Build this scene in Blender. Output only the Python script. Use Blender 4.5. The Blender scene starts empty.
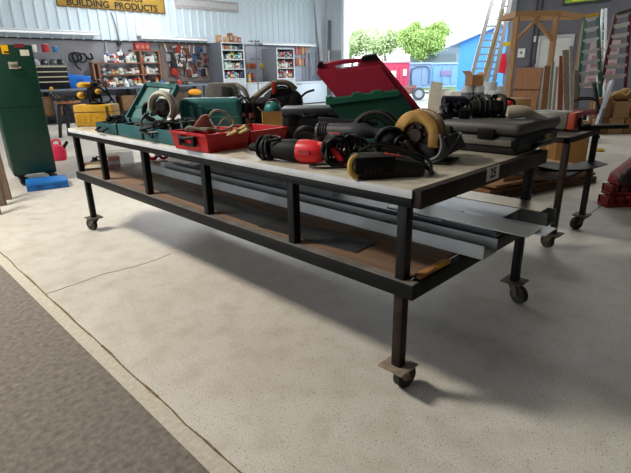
import bpy, bmesh, math, random
from mathutils import Vector, Matrix, Euler
random.seed(7)
scene = bpy.context.scene
col = scene.collection
PI = math.pi

# ------------------------------------------------------------------ camera
# world frame: X and Y run along the rolling table and the building walls, origin on the floor under the table's near corner
S = .841
FPX, PITCH, ROLL, YAW = 472.1423, .3339, .02, .7891
sy, cy = math.sin(YAW), math.cos(YAW)
_dx, _dy = -.4259 * S, -1.9999 * S
CAM = Vector((_dx * sy + _dy * cy, -_dx * cy + _dy * sy, (1.4115 + .15) * S))
F0 = Vector((cy, sy, 0)); R0 = Vector((sy, -cy, 0))
cp, sp = math.cos(PITCH), math.sin(PITCH)
FW = F0 * cp + Vector((0, 0, -sp)); UP = F0 * sp + Vector((0, 0, cp))
cr, sr = math.cos(ROLL), math.sin(ROLL)
RI = R0 * cr - UP * sr; UI = R0 * sr + UP * cr
def ray(px, py): return FW + RI * ((px - 315.5) / FPX) + UI * ((236.5 - py) / FPX)
def hit(px, py, ax, v):
    d = ray(px, py); t = (v - CAM[ax]) / d[ax]; return CAM + d * t
def P(px, py, z=0.0): return hit(px, py, 2, z)
def PX(px, py, x): return hit(px, py, 0, x)
def PY(px, py, y): return hit(px, py, 1, y)
def PD(px, py, D):
    d = ray(px, py); t = D / d.dot(F0); return CAM + d * t
VIEW = -PI / 4          # local x = to the right of the photo, local y = away from the viewer
TOP = .90               # worktop height

cam_d = bpy.data.cameras.new('camera'); cam = bpy.data.objects.new('camera', cam_d); col.objects.link(cam)
m3 = Matrix((RI, UI, -FW)).transposed()
cam.matrix_world = Matrix.Translation(CAM) @ m3.to_4x4()
cam_d.sensor_fit = 'HORIZONTAL'; cam_d.sensor_width = 36; cam_d.lens = FPX / 631 * 36
cam_d.clip_start = .05; cam_d.clip_end = 500
scene.camera = cam

# ------------------------------------------------------------------ materials
def lin(h):
    h = h.lstrip('#'); c = [int(h[i:i + 2], 16) / 255 for i in (0, 2, 4)]
    return tuple(x / 12.92 if x <= .04045 else ((x + .055) / 1.055) ** 2.4 for x in c) + (1,)
MC = {}
def mat(h, rough=.6, metal=0., var=.12, scale=18., bump=0., spec=.4, emit=0., alpha=1., trans=0.):
    key = (h, rough, metal, var, scale, bump, spec, emit, alpha, trans)
    if key in MC: return MC[key]
    m = bpy.data.materials.new('surface_' + str(len(MC))); m.use_nodes = True
    nt = m.node_tree; b = nt.nodes['Principled BSDF']; c = lin(h)
    b.inputs['Roughness'].default_value = rough; b.inputs['Metallic'].default_value = metal
    b.inputs['Specular IOR Level'].default_value = spec
    if trans: b.inputs['Transmission Weight'].default_value = trans
    if alpha < 1: b.inputs['Alpha'].default_value = alpha
    tc = nt.nodes.new('ShaderNodeTexCoord'); nz = nt.nodes.new('ShaderNodeTexNoise')
    nz.inputs['Scale'].default_value = scale; nz.inputs['Detail'].default_value = 5
    nt.links.new(tc.outputs['Object'], nz.inputs['Vector'])
    rp = nt.nodes.new('ShaderNodeValToRGB'); nt.links.new(nz.outputs['Fac'], rp.inputs['Fac'])
    rp.color_ramp.elements[0].position = .3; rp.color_ramp.elements[1].position = .7
    rp.color_ramp.elements[0].color = tuple(x * (1 - var) for x in c[:3]) + (1,)
    rp.color_ramp.elements[1].color = tuple(min(1, x * (1 + var)) for x in c[:3]) + (1,)
    nt.links.new(rp.outputs['Color'], b.inputs['Base Color'])
    if emit:
        nt.links.new(rp.outputs['Color'], b.inputs['Emission Color']); b.inputs['Emission Strength'].default_value = emit
    if bump:
        bp = nt.nodes.new('ShaderNodeBump'); bp.inputs['Strength'].default_value = bump; bp.inputs['Distance'].default_value = .01
        nt.links.new(nz.outputs['Fac'], bp.inputs['Height']); nt.links.new(bp.outputs['Normal'], b.inputs['Normal'])
    MC[key] = m; return m
def wood(h, h2, scale=6., rough=.6, axis=1, stretch=14):
    key = ('w', h, h2, scale, axis)
    if key in MC: return MC[key]
    m = bpy.data.materials.new('timber_' + str(len(MC))); m.use_nodes = True
    nt = m.node_tree; b = nt.nodes['Principled BSDF']; b.inputs['Roughness'].default_value = rough
    tc = nt.nodes.new('ShaderNodeTexCoord'); mp = nt.nodes.new('ShaderNodeMapping'); nz = nt.nodes.new('ShaderNodeTexNoise')
    sc = [stretch] * 3; sc[axis] = 1.; mp.inputs['Scale'].default_value = sc
    nt.links.new(tc.outputs['Object'], mp.inputs['Vector']); nt.links.new(mp.outputs['Vector'], nz.inputs['Vector'])
    nz.inputs['Scale'].default_value = scale; nz.inputs['Detail'].default_value = 6
    rp = nt.nodes.new('ShaderNodeValToRGB'); rp.color_ramp.elements[0].position = .32; rp.color_ramp.elements[1].position = .68
    rp.color_ramp.elements[0].color = lin(h); rp.color_ramp.elements[1].color = lin(h2)
    nt.links.new(nz.outputs['Fac'], rp.inputs['Fac']); nt.links.new(rp.outputs['Color'], b.inputs['Base Color'])
    MC[key] = m; return m

BLACKSTEEL = mat('#101113', .5, 0, .35, 9, spec=.2)
RUSTSTEEL = mat('#2a1f1a', .6, 0, .4, 14, spec=.2)
BLACK = mat('#0c0c0e', .5, 0, .2, spec=.25)
BLACKR = mat('#0b0b0d', .62, 0, .2, 40, spec=.25)
DGREY = mat('#2b2c30', .5, spec=.25)
MGREY = mat('#6a6b6e', .5)
LGREY = mat('#a6a8aa', .5)
WHITE = mat('#d9dbdc', .5, 0, .05)
CABLE = mat('#08080a', .45, 0, .1, spec=.3)
TEAL = mat('#24565a', .45, 0, .2, 8)
TEALD = mat('#1c484c', .5, 0, .2, 8)
RED = mat('#b3151c', .4, 0, .15, 8)
REDB = mat('#d8232b', .38, 0, .1, 8)
REDD = mat('#9c2038', .45, 0, .12, 5)
GREEN = mat('#04382a', .5, 0, .12, 6)
YELLOW = mat('#bb8f1a', .5, 0, .15, 12)
GOLD = mat('#a07a3c', .45, .25, .3, 14)
GALV = mat('#b4babf', .4, .3, .15, 5)
STEEL = mat('#b0b4b8', .38, .6, .12, 20)
ALU = mat('#d0d5d9', .4, .3, .1, 8)
CARD = mat('#a98460', .85, 0, .12, 5)
CARDD = mat('#7d5a3a', .85, 0, .15, 5)
TAN = mat('#a59a84', .6, 0, .2, 10)
PINE = wood('#94704a', '#b58d62', 5, .7, 2)
PINEY = wood('#94704a', '#b58d62', 5, .7, 1)
PLY = wood('#67503f', '#7f6552', 3, .65, 1)
PLYR = wood('#7a4f34', '#95673f', 2.5, .7, 2)
BLUE = mat('#155fa8', .5, 0, .12, 6)

# ------------------------------------------------------------------ mesh builder
class MB:
    def __init__(s): s.bm = bmesh.new()
    def _add(s, g, M=None):
        if M is not None: bmesh.ops.transform(s.bm, matrix=M, verts=g)
        return g
    def box(s, x0, y0, z0, x1, y1, z1, bev=0., M=None, seg=2):
        r = bmesh.ops.create_cube(s.bm, size=1)['verts']
        T = Matrix.Translation(((x0 + x1) / 2, (y0 + y1) / 2, (z0 + z1) / 2)) @ Matrix.Diagonal((x1 - x0, y1 - y0, z1 - z0, 1))
        bmesh.ops.transform(s.bm, matrix=T, verts=r)
        if bev:
            e = list({e for v in r for e in v.link_edges})
            k = bmesh.ops.bevel(s.bm, geom=e, offset=bev, segments=seg, affect='EDGES', profile=.5)
            r = list({v for f in k['faces'] for v in f.verts} | {v for v in r if v.is_valid})
        return s._add(r, M)
    def cyl(s, p0, p1, r0, r1=None, seg=16, M=None):
        p0, p1 = Vector(p0), Vector(p1); d = p1 - p0
        v = bmesh.ops.create_cone(s.bm, cap_ends=True, segments=seg, radius1=r0, radius2=r0 if r1 is None else r1, depth=d.length)['verts']
        T = Matrix.Translation((p0 + p1) / 2) @ d.to_track_quat('Z', 'Y').to_matrix().to_4x4()
        bmesh.ops.transform(s.bm, matrix=T, verts=v); return s._add(v, M)
    def bar(s, p0, p1, w, h, M=None, up=(0, 0, 1)):
        p0, p1 = Vector(p0), Vector(p1); d = p1 - p0; z = d.normalized(); u = Vector(up)
        if abs(z.dot(u)) > .98: u = Vector((0, 1, 0))
        x = u.cross(z).normalized(); y = z.cross(x)
        v = bmesh.ops.create_cube(s.bm, size=1)['verts']
        T = Matrix.Translation((p0 + p1) / 2) @ Matrix((x, y, z)).transposed().to_4x4() @ Matrix.Diagonal((w, h, d.length, 1))
        bmesh.ops.transform(s.bm, matrix=T, verts=v); return s._add(v, M)
    def sph(s, c, r, M=None, u=16, w=10):
        r = (r, r, r) if isinstance(r, (int, float)) else r
        v = bmesh.ops.create_uvsphere(s.bm, u_segments=u, v_segments=w, radius=1)['verts']
        bmesh.ops.transform(s.bm, matrix=Matrix.Translation(c) @ Matrix.Diagonal((*r, 1)), verts=v); return s._add(v, M)
    def prism(s, pts, d, M=None, bev=0.):     # polygon in the XZ plane, extruded along +Y
        v = [s.bm.verts.new((a, 0, b)) for a, b in pts]; f = s.bm.faces.new(v)
        k = bmesh.ops.extrude_face_region(s.bm, geom=[f]); w = [q for q in k['geom'] if isinstance(q, bmesh.types.BMVert)]
        bmesh.ops.translate(s.bm, vec=(0, d, 0), verts=w); g = v + w
        if bev:
            e = [e for e in {e for q in g for e in q.link_edges}]
            k = bmesh.ops.bevel(s.bm, geom=e, offset=bev, segments=2, affect='EDGES', profile=.5)
            g = list({q for f in k['faces'] for q in f.verts} | {q for q in g if q.is_valid})
        return s._add(g, M)
    def slab(s, front, back):                  # two matching loops of 3-D points
        a = [s.bm.verts.new(p) for p in front]; b = [s.bm.verts.new(p) for p in back]; n = len(a)
        s.bm.faces.new(a); s.bm.faces.new(b[::-1])
        for i in range(n): s.bm.faces.new((a[(i + 1) % n], a[i], b[i], b[(i + 1) % n]))
        return a + b
    def lathe(s, prof, M=None, seg=20):        # (r, z) profile about Z
        rings = [[s.bm.verts.new((r * math.cos(2 * PI * k / seg), r * math.sin(2 * PI * k / seg), z)) for k in range(seg)] for r, z in prof]
        for a, b in zip(rings, rings[1:]):
            for k in range(seg): s.bm.faces.new((a[k], a[(k + 1) % seg], b[(k + 1) % seg], b[k]))
        s.bm.faces.new(rings[0][::-1]); s.bm.faces.new(rings[-1])
        return s._add([v for q in rings for v in q], M)
    def torus(s, c, R, r, M=None, seg=24, rs=8, a0=0, a1=2 * PI, sq=1.):  # ring in the XZ plane
        full = abs(a1 - a0 - 2 * PI) < 1e-6; n = seg if full else seg + 1; rings = []
        for i in range(n):
            a = a0 + (a1 - a0) * i / seg
            rings.append([s.bm.verts.new((c[0] + (R + r * math.cos(b)) * math.cos(a), c[1] + r * sq * math.sin(b), c[2] + (R + r * math.cos(b)) * math.sin(a))) for b in [2 * PI * k / rs for k in range(rs)]])
        for i in range(seg if full else seg):
            A, B = rings[i], rings[(i + 1) % n]
            for k in range(rs): s.bm.faces.new((A[k], A[(k + 1) % rs], B[(k + 1) % rs], B[k]))
        if not full: s.bm.faces.new(rings[0]); s.bm.faces.new(rings[-1][::-1])
        return s._add([v for q in rings for v in q], M)
    def tube(s, pts, r, seg=6, sub=4, M=None):
        pts = [Vector(p) for p in pts]; out = []
        if len(pts) > 2 and sub > 1:
            for i in range(len(pts) - 1):
                p0, p1, p2, p3 = pts[max(i - 1, 0)], pts[i], pts[i + 1], pts[min(i + 2, len(pts) - 1)]
                for k in range(sub):
                    t = k / sub
                    out.append(.5 * ((2 * p1) + (p2 - p0) * t + (2 * p0 - 5 * p1 + 4 * p2 - p3) * t * t + (3 * p1 - p0 - 3 * p2 + p3) * t ** 3))
            out.append(pts[-1])
        else: out = pts
        rings = []; n = None
        for i, p in enumerate(out):
            t = (out[min(i + 1, len(out) - 1)] - out[max(i - 1, 0)])
            if t.length < 1e-9: t = Vector((1, 0, 0))
            t.normalize()
            if n is None: n = t.orthogonal().normalized()
            else:
                n = n - t * n.dot(t); n = n.normalized() if n.length > 1e-6 else t.orthogonal().normalized()
            b = t.cross(n)
            rings.append([s.bm.verts.new(p + (n * math.cos(2 * PI * k / seg) + b * math.sin(2 * PI * k / seg)) * r) for k in range(seg)])
        for a, b in zip(rings, rings[1:]):
            for k in range(seg): s.bm.faces.new((a[k], a[(k + 1) % seg], b[(k + 1) % seg], b[k]))
        s.bm.faces.new(rings[0][::-1]); s.bm.faces.new(rings[-1])
        return s._add([v for q in rings for v in q], M)
    def build(s, name, m, parent=None, flat=False):
        bm = s.bm; bmesh.ops.recalc_face_normals(bm, faces=bm.faces[:])
        me = bpy.data.meshes.new(name)
        for f in bm.faces: f.smooth = not flat
        for e in bm.edges: e.smooth = len(e.link_faces) == 2 and e.calc_face_angle(0) < math.radians(38)
        bm.to_mesh(me); bm.free(); me.materials.append(m)
        o = bpy.data.objects.new(name, me); col.objects.link(o)
        if parent: o.parent = parent
        return o

def tag(o, label, cat, group=None, kind=None):
    if label: o['label'] = label
    if cat: o['category'] = cat
    if group: o['group'] = group
    if kind: o['kind'] = kind
    return o
def thing(name, label, cat, loc=(0, 0, 0), rz=0., group=None, kind=None):
    o = bpy.data.objects.new(name, None); o.empty_display_size = .1; col.objects.link(o)
    o.location = loc; o.rotation_euler = (0, 0, rz); return tag(o, label, cat, group, kind)
def struct(o): o['kind'] = 'structure'; return o
def place(o, loc, rz=0.): o.location = loc; o.rotation_euler = (0, 0, rz); return o
def dup(root, loc, rz=None, label=None, scale=None, mats=None):
    r = root.copy(); col.objects.link(r); r.location = loc
    if rz is not None: r.rotation_euler = (0, 0, rz)
    if label: r['label'] = label
    if scale: r.scale = scale
    for ch in list(root.children):
        c = ch.copy(); col.objects.link(c); c.parent = r
        for g in list(ch.children):
            d = g.copy(); col.objects.link(d); d.parent = c
    return r
def text_mesh(body, size, m, parent, M, name='lettering', extrude=.002, squeeze=1.):
    cu = bpy.data.curves.new('lettering_outline', 'FONT'); cu.body = body; cu.size = size; cu.extrude = extrude; cu.offset = size * .03
    cu.align_x = 'CENTER'; cu.align_y = 'CENTER'
    t = bpy.data.objects.new('lettering_outline', cu); col.objects.link(t)
    bpy.context.view_layer.update()
    me = bpy.data.meshes.new_from_object(t.evaluated_get(bpy.context.evaluated_depsgraph_get()))
    bpy.data.objects.remove(t); bpy.data.curves.remove(cu)
    me.transform(M @ Matrix.Diagonal((squeeze, 1, 1, 1))); me.materials.clear(); me.materials.append(m)
    o = bpy.data.objects.new(name, me); col.objects.link(o); o.parent = parent; return o
def frame_M(origin, xdir, zdir=(0, 0, 1)):     # text plane: x along xdir, y up along zdir
    x = Vector(xdir).normalized(); y = Vector(zdir).normalized(); z = x.cross(y)
    return Matrix.Translation(origin) @ Matrix((x, y, z)).transposed().to_4x4()
ORD = ['first', 'second', 'third', 'fourth', 'fifth', 'sixth', 'seventh', 'eighth', 'ninth', 'tenth', 'eleventh', 'twelfth', 'thirteenth', 'fourteenth', 'fifteenth', 'sixteenth', 'seventeenth', 'eighteenth', 'nineteenth', 'twentieth']
RX = lambda a: Matrix.Rotation(a, 4, 'X')
RY = lambda a: Matrix.Rotation(a, 4, 'Y')
RZ = lambda a: Matrix.Rotation(a, 4, 'Z')
TR = lambda *v: Matrix.Translation(v)
SKY = 4.6
EXPO = 0.1
OVERHEAD_LIGHTS = [((.9, 1.7), (-2.6, 4.3, 5.1), 470, (1, .92, .80)), ((1.2, 8), (6.5, 12.3, 5.1), 420, (.97, .98, 1)), ((1.2, 5), (11, 3, 5.1), 150, (1, .98, .95)), ((1.2, 6), (3, 8, 5.1), 60, (1, .97, .92))]  # first one read from the table shadow; the rest are added fill
# ================================================================== setting
WY, WX = 15.4, 15.4          # the two visible walls: wall_back at Y = WY, wall_right (with the open bay) at X = WX
def floor_mat():
    m = bpy.data.materials.new('painted_concrete'); m.use_nodes = True; nt = m.node_tree; N = nt.nodes.new; L = nt.links.new
    b = nt.nodes['Principled BSDF']; tc = N('ShaderNodeTexCoord')
    n1 = N('ShaderNodeTexNoise'); n1.inputs['Scale'].default_value = .7; n1.inputs['Detail'].default_value = 8
    n2 = N('ShaderNodeTexNoise'); n2.inputs['Scale'].default_value = 7; n2.inputs['Detail'].default_value = 6
    n3 = N('ShaderNodeTexVoronoi'); n3.inputs['Scale'].default_value = 70
    n4 = N('ShaderNodeTexNoise'); n4.inputs['Scale'].default_value = 90; n4.inputs['Detail'].default_value = 3
    for n in (n1, n2, n3, n4): L(tc.outputs['Object'], n.inputs['Vector'])
    r1 = N('ShaderNodeValToRGB'); r1.color_ramp.elements[0].color = lin('#c2bdb3'); r1.color_ramp.elements[1].color = lin('#d8d5cd')
    r1.color_ramp.elements[0].position = .32; r1.color_ramp.elements[1].position = .68; L(n1.outputs['Fac'], r1.inputs['Fac'])
    r2 = N('ShaderNodeValToRGB'); r2.color_ramp.elements[0].color = (.74, .71, .66, 1); r2.color_ramp.elements[1].color = (1, 1, 1, 1)
    r2.color_ramp.elements[0].position = .3; r2.color_ramp.elements[1].position = .55; L(n2.outputs['Fac'], r2.inputs['Fac'])
    mx = N('ShaderNodeMixRGB'); mx.blend_type = 'MULTIPLY'; mx.inputs[0].default_value = .55
    L(r1.outputs[0], mx.inputs[1]); L(r2.outputs[0], mx.inputs[2])
    # dark chips: small voronoi cells kept only where the fine noise is high
    r3 = N('ShaderNodeValToRGB'); r3.color_ramp.elements[0].position = .12; r3.color_ramp.elements[1].position = .22
    r3.color_ramp.elements[0].color = (1, 1, 1, 1); r3.color_ramp.elements[1].color = (0, 0, 0, 1); L(n3.outputs['Distance'], r3.inputs['Fac'])
    r4 = N('ShaderNodeValToRGB'); r4.color_ramp.elements[0].position = .44; r4.color_ramp.elements[1].position = .54; L(n4.outputs['Fac'], r4.inputs['Fac'])
    mu = N('ShaderNodeMath'); mu.operation = 'MULTIPLY'; L(r3.outputs[0], mu.inputs[0]); L(r4.outputs[0], mu.inputs[1])
    mu2 = N('ShaderNodeMath'); mu2.operation = 'MULTIPLY'; mu2.inputs[1].default_value = .9; L(mu.outputs[0], mu2.inputs[0])
    m2 = N('ShaderNodeMixRGB'); L(mu2.outputs[0], m2.inputs[0]); L(mx.outputs[0], m2.inputs[1]); m2.inputs[2].default_value = lin('#5a544c')
    n5 = N('ShaderNodeTexNoise'); n5.inputs['Scale'].default_value = 160; n5.inputs['Detail'].default_value = 4; L(tc.outputs['Object'], n5.inputs['Vector'])
    r5 = N('ShaderNodeValToRGB'); r5.color_ramp.elements[0].position = .33; r5.color_ramp.elements[1].position = .5; r5.color_ramp.elements[0].color = (.6, .57, .53, 1); r5.color_ramp.elements[1].color = (1, 1, 1, 1); L(n5.outputs['Fac'], r5.inputs['Fac'])
    m5 = N('ShaderNodeMixRGB'); m5.blend_type = 'MULTIPLY'; m5.inputs[0].default_value = .8; L(m2.outputs[0], m5.inputs[1]); L(r5.outputs[0], m5.inputs[2])
    L(m5.outputs[0], b.inputs['Base Color'])
    rr = N('ShaderNodeMapRange'); rr.inputs[3].default_value = .28; rr.inputs[4].default_value = .55; L(n2.outputs['Fac'], rr.inputs[0]); L(rr.outputs[0], b.inputs['Roughness'])
    bp = N('ShaderNodeBump'); bp.inputs['Strength'].default_value = .12; bp.inputs['Distance'].default_value = .004; L(n4.outputs['Fac'], bp.inputs['Height']); L(bp.outputs[0], b.inputs['Normal'])
    return m
b = MB(); b.box(-.80, -9, -.1, 15.9, 15.6, 0); struct(b.build('floor', floor_mat()))
APRON = mat('#746e67', .8, 0, .3, 34, .6)
b = MB(); b.box(-9, -9, -.1, -.80, 15.6, -.001); struct(b.build('floor', APRON))
# seam strips between the two slabs
b = MB()
pts = [(-.832 + .003 * math.sin(y * 5) + random.uniform(-.003, .003), y * .12 - 2) for y in range(0, 60)]
for (xa, ya), (xb, yb) in zip(pts, pts[1:]): b.bar((xa + .1, ya, .0005), (xb + .1, yb, .0005), random.uniform(.006, .013), .003)
struct(b.build('trim_1', mat('#75634c', .9, 0, .35, 30)))
b = MB(); b.box(-.803, -9, 0, -.738, 15.5, .0016); struct(b.build('trim_2', mat('#bcb6a8', .7, 0, .15, 40)))
# hairline cracks in the painted slab
def crack(pp, w, name):
    b = MB(); w3 = [P(x, y, .0008) for x, y in pp]; out = []
    for a, c in zip(w3, w3[1:]):
        for k in range(5):
            q = a.lerp(c, k / 5); out.append(q + Vector((random.uniform(-.008, .008), random.uniform(-.008, .008), 0)))
    for a, c in zip(out, out[1:]): b.bar(a, c, w, .0015)
    struct(b.build(name, mat('#7a7268', .9)))
crack([(45, 294), (75, 284), (100, 275), (128, 268), (150, 262), (175, 252)], .006, 'trim_3')
crack([(622, 191), (600, 206), (575, 226)], .008, 'trim_4')
# wall_back: grey lower boards, white ribbed sheet above
b = MB(); b.box(-9, WY, 0, 15.9, WY + .2, 2.42); struct(b.build('wall_back', mat('#8b8c92', .8, 0, .08, 2)))
def ribbed(b, x0, x1, z0, z1, base, depth, fwd):
    n = int((x1 - x0) / .3)
    for i in range(n):
        x = x0 + i * .3; q = [(x, 0), (x + .19, 0), (x + .215, -depth), (x + .275, -depth), (x + .3, 0)]
        for (xa, ya), (xb, yb) in zip(q, q[1:]):
            f = lambda xx, yy, zz: (xx, base + yy, zz) if fwd == 'Y' else (base + yy, xx, zz)
            v = [b.bm.verts.new(f(*p)) for p in ((xa, ya, z0), (xb, yb, z0), (xb, yb, z1), (xa, ya, z1))]; b.bm.faces.new(v)
b = MB(); ribbed(b, -9, 15.6, 2.42, 5.2, WY - .02, .035, 'Y'); b.box(-9, WY - .01, 2.42, 15.9, WY + .2, 5.2)
struct(b.build('wall_back', mat('#cad9e2', .45, .0, .04, 1), flat=True))
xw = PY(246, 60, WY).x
b = MB(); b.box(xw, WY - .012, 0, 15.4, WY, 2.41); struct(b.build('wall_back', mat('#b4b8c6', .7, 0, .05, 2)))  # paler skin near the corner: bay flare put into the wall colour
b = MB(); b.box(-9, WY - .05, 2.40, 14.7, WY - .0, 2.435); struct(b.build('trim_5', DGREY))
# wall_right with the open bay between Y 6.55 and 14.0
OY0, OY1, OZ = 6.5, 14.05, 4.8
WR = mat('#5e5f66', .8, 0, .06, 2)
b = MB(); b.box(WX, -9, 0, WX + .25, OY0, 5.2); b.box(WX, OY0, OZ, WX + .25, OY1, 5.2); struct(b.build('wall_right', WR))
b = MB(); b.box(WX, OY1, 0, WX + .25, WY, 5.2); ribbed(b, OY1 + .02, WY, 0, 5.2, WX - .005, .03, 'X'); struct(b.build('wall_right', mat('#c3ccd3', .5, 0, .05, 1), flat=True))
b = MB(); b.box(WX - .08, OY1 - .1, 0, WX + .3, OY1 + .05, OZ, .005); struct(b.build('trim_6', mat('#dbe2e8', .5, 0, .04)))
b = MB(); b.box(WX - .1, OY0 - .1, 0, WX + .3, OY0 + .1, OZ, .005); struct(b.build('trim_7', mat('#8d9096', .5, 0, .05)))
# tapered white steel column in the corner
b = MB(); a0 = PY(329, 70, WY - .35)
b.slab([(a0.x - .12, WY - .1, 0), (a0.x + .12, WY - .1, 0), (a0.x + .05, WY - .1, 5.2), (a0.x - .75, WY - .1, 5.2)],
       [(a0.x - .12, WY - .3, 0), (a0.x + .12, WY - .3, 0), (a0.x + .05, WY - .3, 5.2), (a0.x - .75, WY - .3, 5.2)])
struct(b.build('column', mat('#dde3e8', .5, 0, .05)))
b = MB(); b.box(-9, -9, 5.2, 15.9, 15.7, 5.35); struct(b.build('ceiling', mat('#c9cdd0', .8)))
b = MB(); b.box(-9, -9.2, 0, 15.9, -9, 5.3); struct(b.build('wall_front', mat('#76777c', .8)))
b = MB(); b.box(-9.2, -9.2, 0, -9, 3.5, 5.3); b.box(-9.2, 3.5, 4.0, -9, 9.5, 5.3); b.box(-9.2, 9.5, 0, -9, 15.6, 5.3); struct(b.build('wall_left', mat('#76777c', .8)))  # unseen opening in this wall, sized to let in sky fill
# white entry door in wall_right
dl, dr = PX(540, 38, WX), PX(575, 36, WX); DZ = 2.27
b = MB(); b.box(WX - .05, dr.y + .06, .01, WX - .01, dl.y - .06, DZ - .06, .004); d1 = struct(b.build('door_1', mat('#b9bab6', .5, 0, .06, 2)))
b = MB(); b.box(WX - .07, dr.y - .02, 0, WX, dr.y + .06, DZ + .02); b.box(WX - .07, dl.y - .06, 0, WX, dl.y + .02, DZ + .02); b.box(WX - .07, dr.y + .06, DZ - .06, WX, dl.y - .06, DZ + .02); b.build('door_frame', LGREY, d1)
b = MB(); b.sph((WX - .09, dl.y - .17, 1.0), .04); b.cyl((WX - .05, dl.y - .17, 1.0), (WX - .09, dl.y - .17, 1.0), .015); b.sph((WX - .07, dl.y - .17, 1.16), .03); b.build('door_handle', STEEL, d1)

# ================================================================== rolling work table
TL, TW = 3.52, 1.22
t = thing('rolling_work_table', 'long black steel rolling work table with pale worn top and open lower shelf', 'work table')
def worn_top():
    m = bpy.data.materials.new('worn_worktop'); m.use_nodes = True; nt = m.node_tree; N = nt.nodes.new; L = nt.links.new; b = nt.nodes['Principled BSDF']
    tc = N('ShaderNodeTexCoord'); n1 = N('ShaderNodeTexNoise'); n1.inputs['Scale'].default_value = 3.5; n1.inputs['Detail'].default_value = 8; n1.inputs['Roughness'].default_value = .7
    L(tc.outputs['Object'], n1.inputs['Vector']); r = N('ShaderNodeValToRGB'); r.color_ramp.elements[0].color = lin('#8b8070'); r.color_ramp.elements[0].position = .33
    r.color_ramp.elements[1].color = lin('#cac3b2'); r.color_ramp.elements[1].position = .55; L(n1.outputs['Fac'], r.inputs['Fac']); L(r.outputs[0], b.inputs['Base Color']); b.inputs['Roughness'].default_value = .42
    return m
b = MB(); b.box(.004, .006, .868, TW, TL - .002, TOP, .003); b.build('tabletop', worn_top(), t)
b = MB(); b.box(-.004, 0, .868, .004, TL, TOP - .001, .002); b.build('edge_strip', mat('#cfd2d6', .45, 0, .1, 8), t)['label'] = 'light grey metal edging along the long front side'
b = MB(); b.box(-.002, 0, .832, .042, TL, .868, .003); b.build('rail', BLACKSTEEL, t)
b = MB(); b.box(TW - .042, 0, .832, TW, TL, .868, .003); b.build('rail', BLACKSTEEL, t)
b = MB(); b.box(.006, -.034, .832, TW, .006, TOP + .002, .003); b.build('rail', RUSTSTEEL, t)['label'] = 'rust brown steel rail across the near end'
b = MB(); b.box(0, TL, .832, TW, TL + .03, .89, .003); b.build('rail', BLACKSTEEL, t)
SZ0, SZ1 = .464, .534
SH = -.0
b = MB(); b.box(-.012, -.03, SZ0, .042, TL - .03, SZ1 - .006, .003); b.build('rail', BLACKSTEEL, t)
b = MB(); b.box(TW - .042, -.03, SZ0, TW, TL - .03, SZ1 - .006, .003); b.build('rail', BLACKSTEEL, t)
b = MB(); b.box(.042, -.03, SZ0, TW - .042, .012, SZ1 - .006, .003); b.build('rail', BLACKSTEEL, t)
b = MB(); b.box(.042, TL - .07, SZ0, TW - .042, TL - .03, SZ1 - .006, .003); b.build('rail', BLACKSTEEL, t)
b = MB(); b.box(.03, .02, SZ1 - .012, TW - .03, TL - .05, SZ1, .002); sd = b.build('shelf', PLY, t); sd['label'] = 'brown plywood lower shelf'
b = MB(); b.box(-.011, -.028, SZ1 - .006, .03, TL - .032, SZ1 - .002); b.build('shelf_lip', mat('#6f6a64', .6, .1, .3, 9), t)
b = MB(); b.box(.055, -.02, SZ1 - .005, .29, .012, SZ1 + .012, .003); sl = b.build('timber_strip', wood('#8a5a30', '#a9753f', 6, .6, 0), t)
b = MB(); b.box(.18, -.0215, SZ1 + .0, .28, -.0195, SZ1 + .011); b.box(.18, -.02, SZ1 + .0119, .28, -.008, SZ1 + .013); b.build('yellow_mark', YELLOW, sl)
for yy in (.02, .653, 1.40, 2.147, 2.885, 3.41):
    b = MB(); b.box(.0, yy, SZ1 - .006, .044, yy + .044, .834, .003); b.build('post', BLACKSTEEL, t)
for yy in (.02, .653, 1.40, 2.147, 2.885, 3.41):
    b = MB(); b.box(TW - .044, yy, SZ1 - .006, TW, yy + .044, .834, .003); b.build('post', BLACKSTEEL, t)
LEGS = [(.0, .022, .6), (TW - .044, .022, -1.2), (.0, 3.33, 2.6), (TW - .044, 3.33, 1.2)]
def caster(parent, x, y, ztop, ang, platemat, R=.054):
    b = MB(); b.box(x - .062, y - .062, ztop - .008, x + .062, y + .062, ztop, .002); b.box(x - .05, y - .05, ztop - .014, x + .05, y + .05, ztop - .008); b.cyl((x, y, ztop - .022), (x, y, ztop - .008), .036)
    M = TR(x, y, 0) @ RZ(ang)
    for s in (-1, 1):
        b.prism([(-.03, ztop - .02), (.03, ztop - .02), (.062, R - .012), (.026, R - .012)], .004, M=M @ TR(0, s * .024 - .002, 0))
    b.box(-.03, -.024, ztop - .026, .032, .024, ztop - .02, M=M); b.cyl((.044, -.032, R), (.044, .032, R), .008, M=M)
    c = b.build('caster', platemat, parent)
    b = MB(); b.cyl((.044, -.017, R), (.044, .017, R), R, seg=28, M=M); b.cyl((.044, -.019, R), (.044, .019, R), R * .55, seg=20, M=M); b.build('wheel', mat('#2f2c28', .7, 0, .3), c)
    return c
for x, y, a in LEGS:
    b = MB(); b.box(x, y, .127, x + .044, y + .044, SZ0 + .002, .003); b.build('leg', RUSTSTEEL if x < .1 and y < .1 else BLACKSTEEL, t)
    caster(t, x + .022, y + .022, .128, a - .75, mat('#8a7c6d', .6, .1, .3, 30) if x < .1 and y < .1 else mat('#5b5148', .6, .2, .35, 30))
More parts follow.
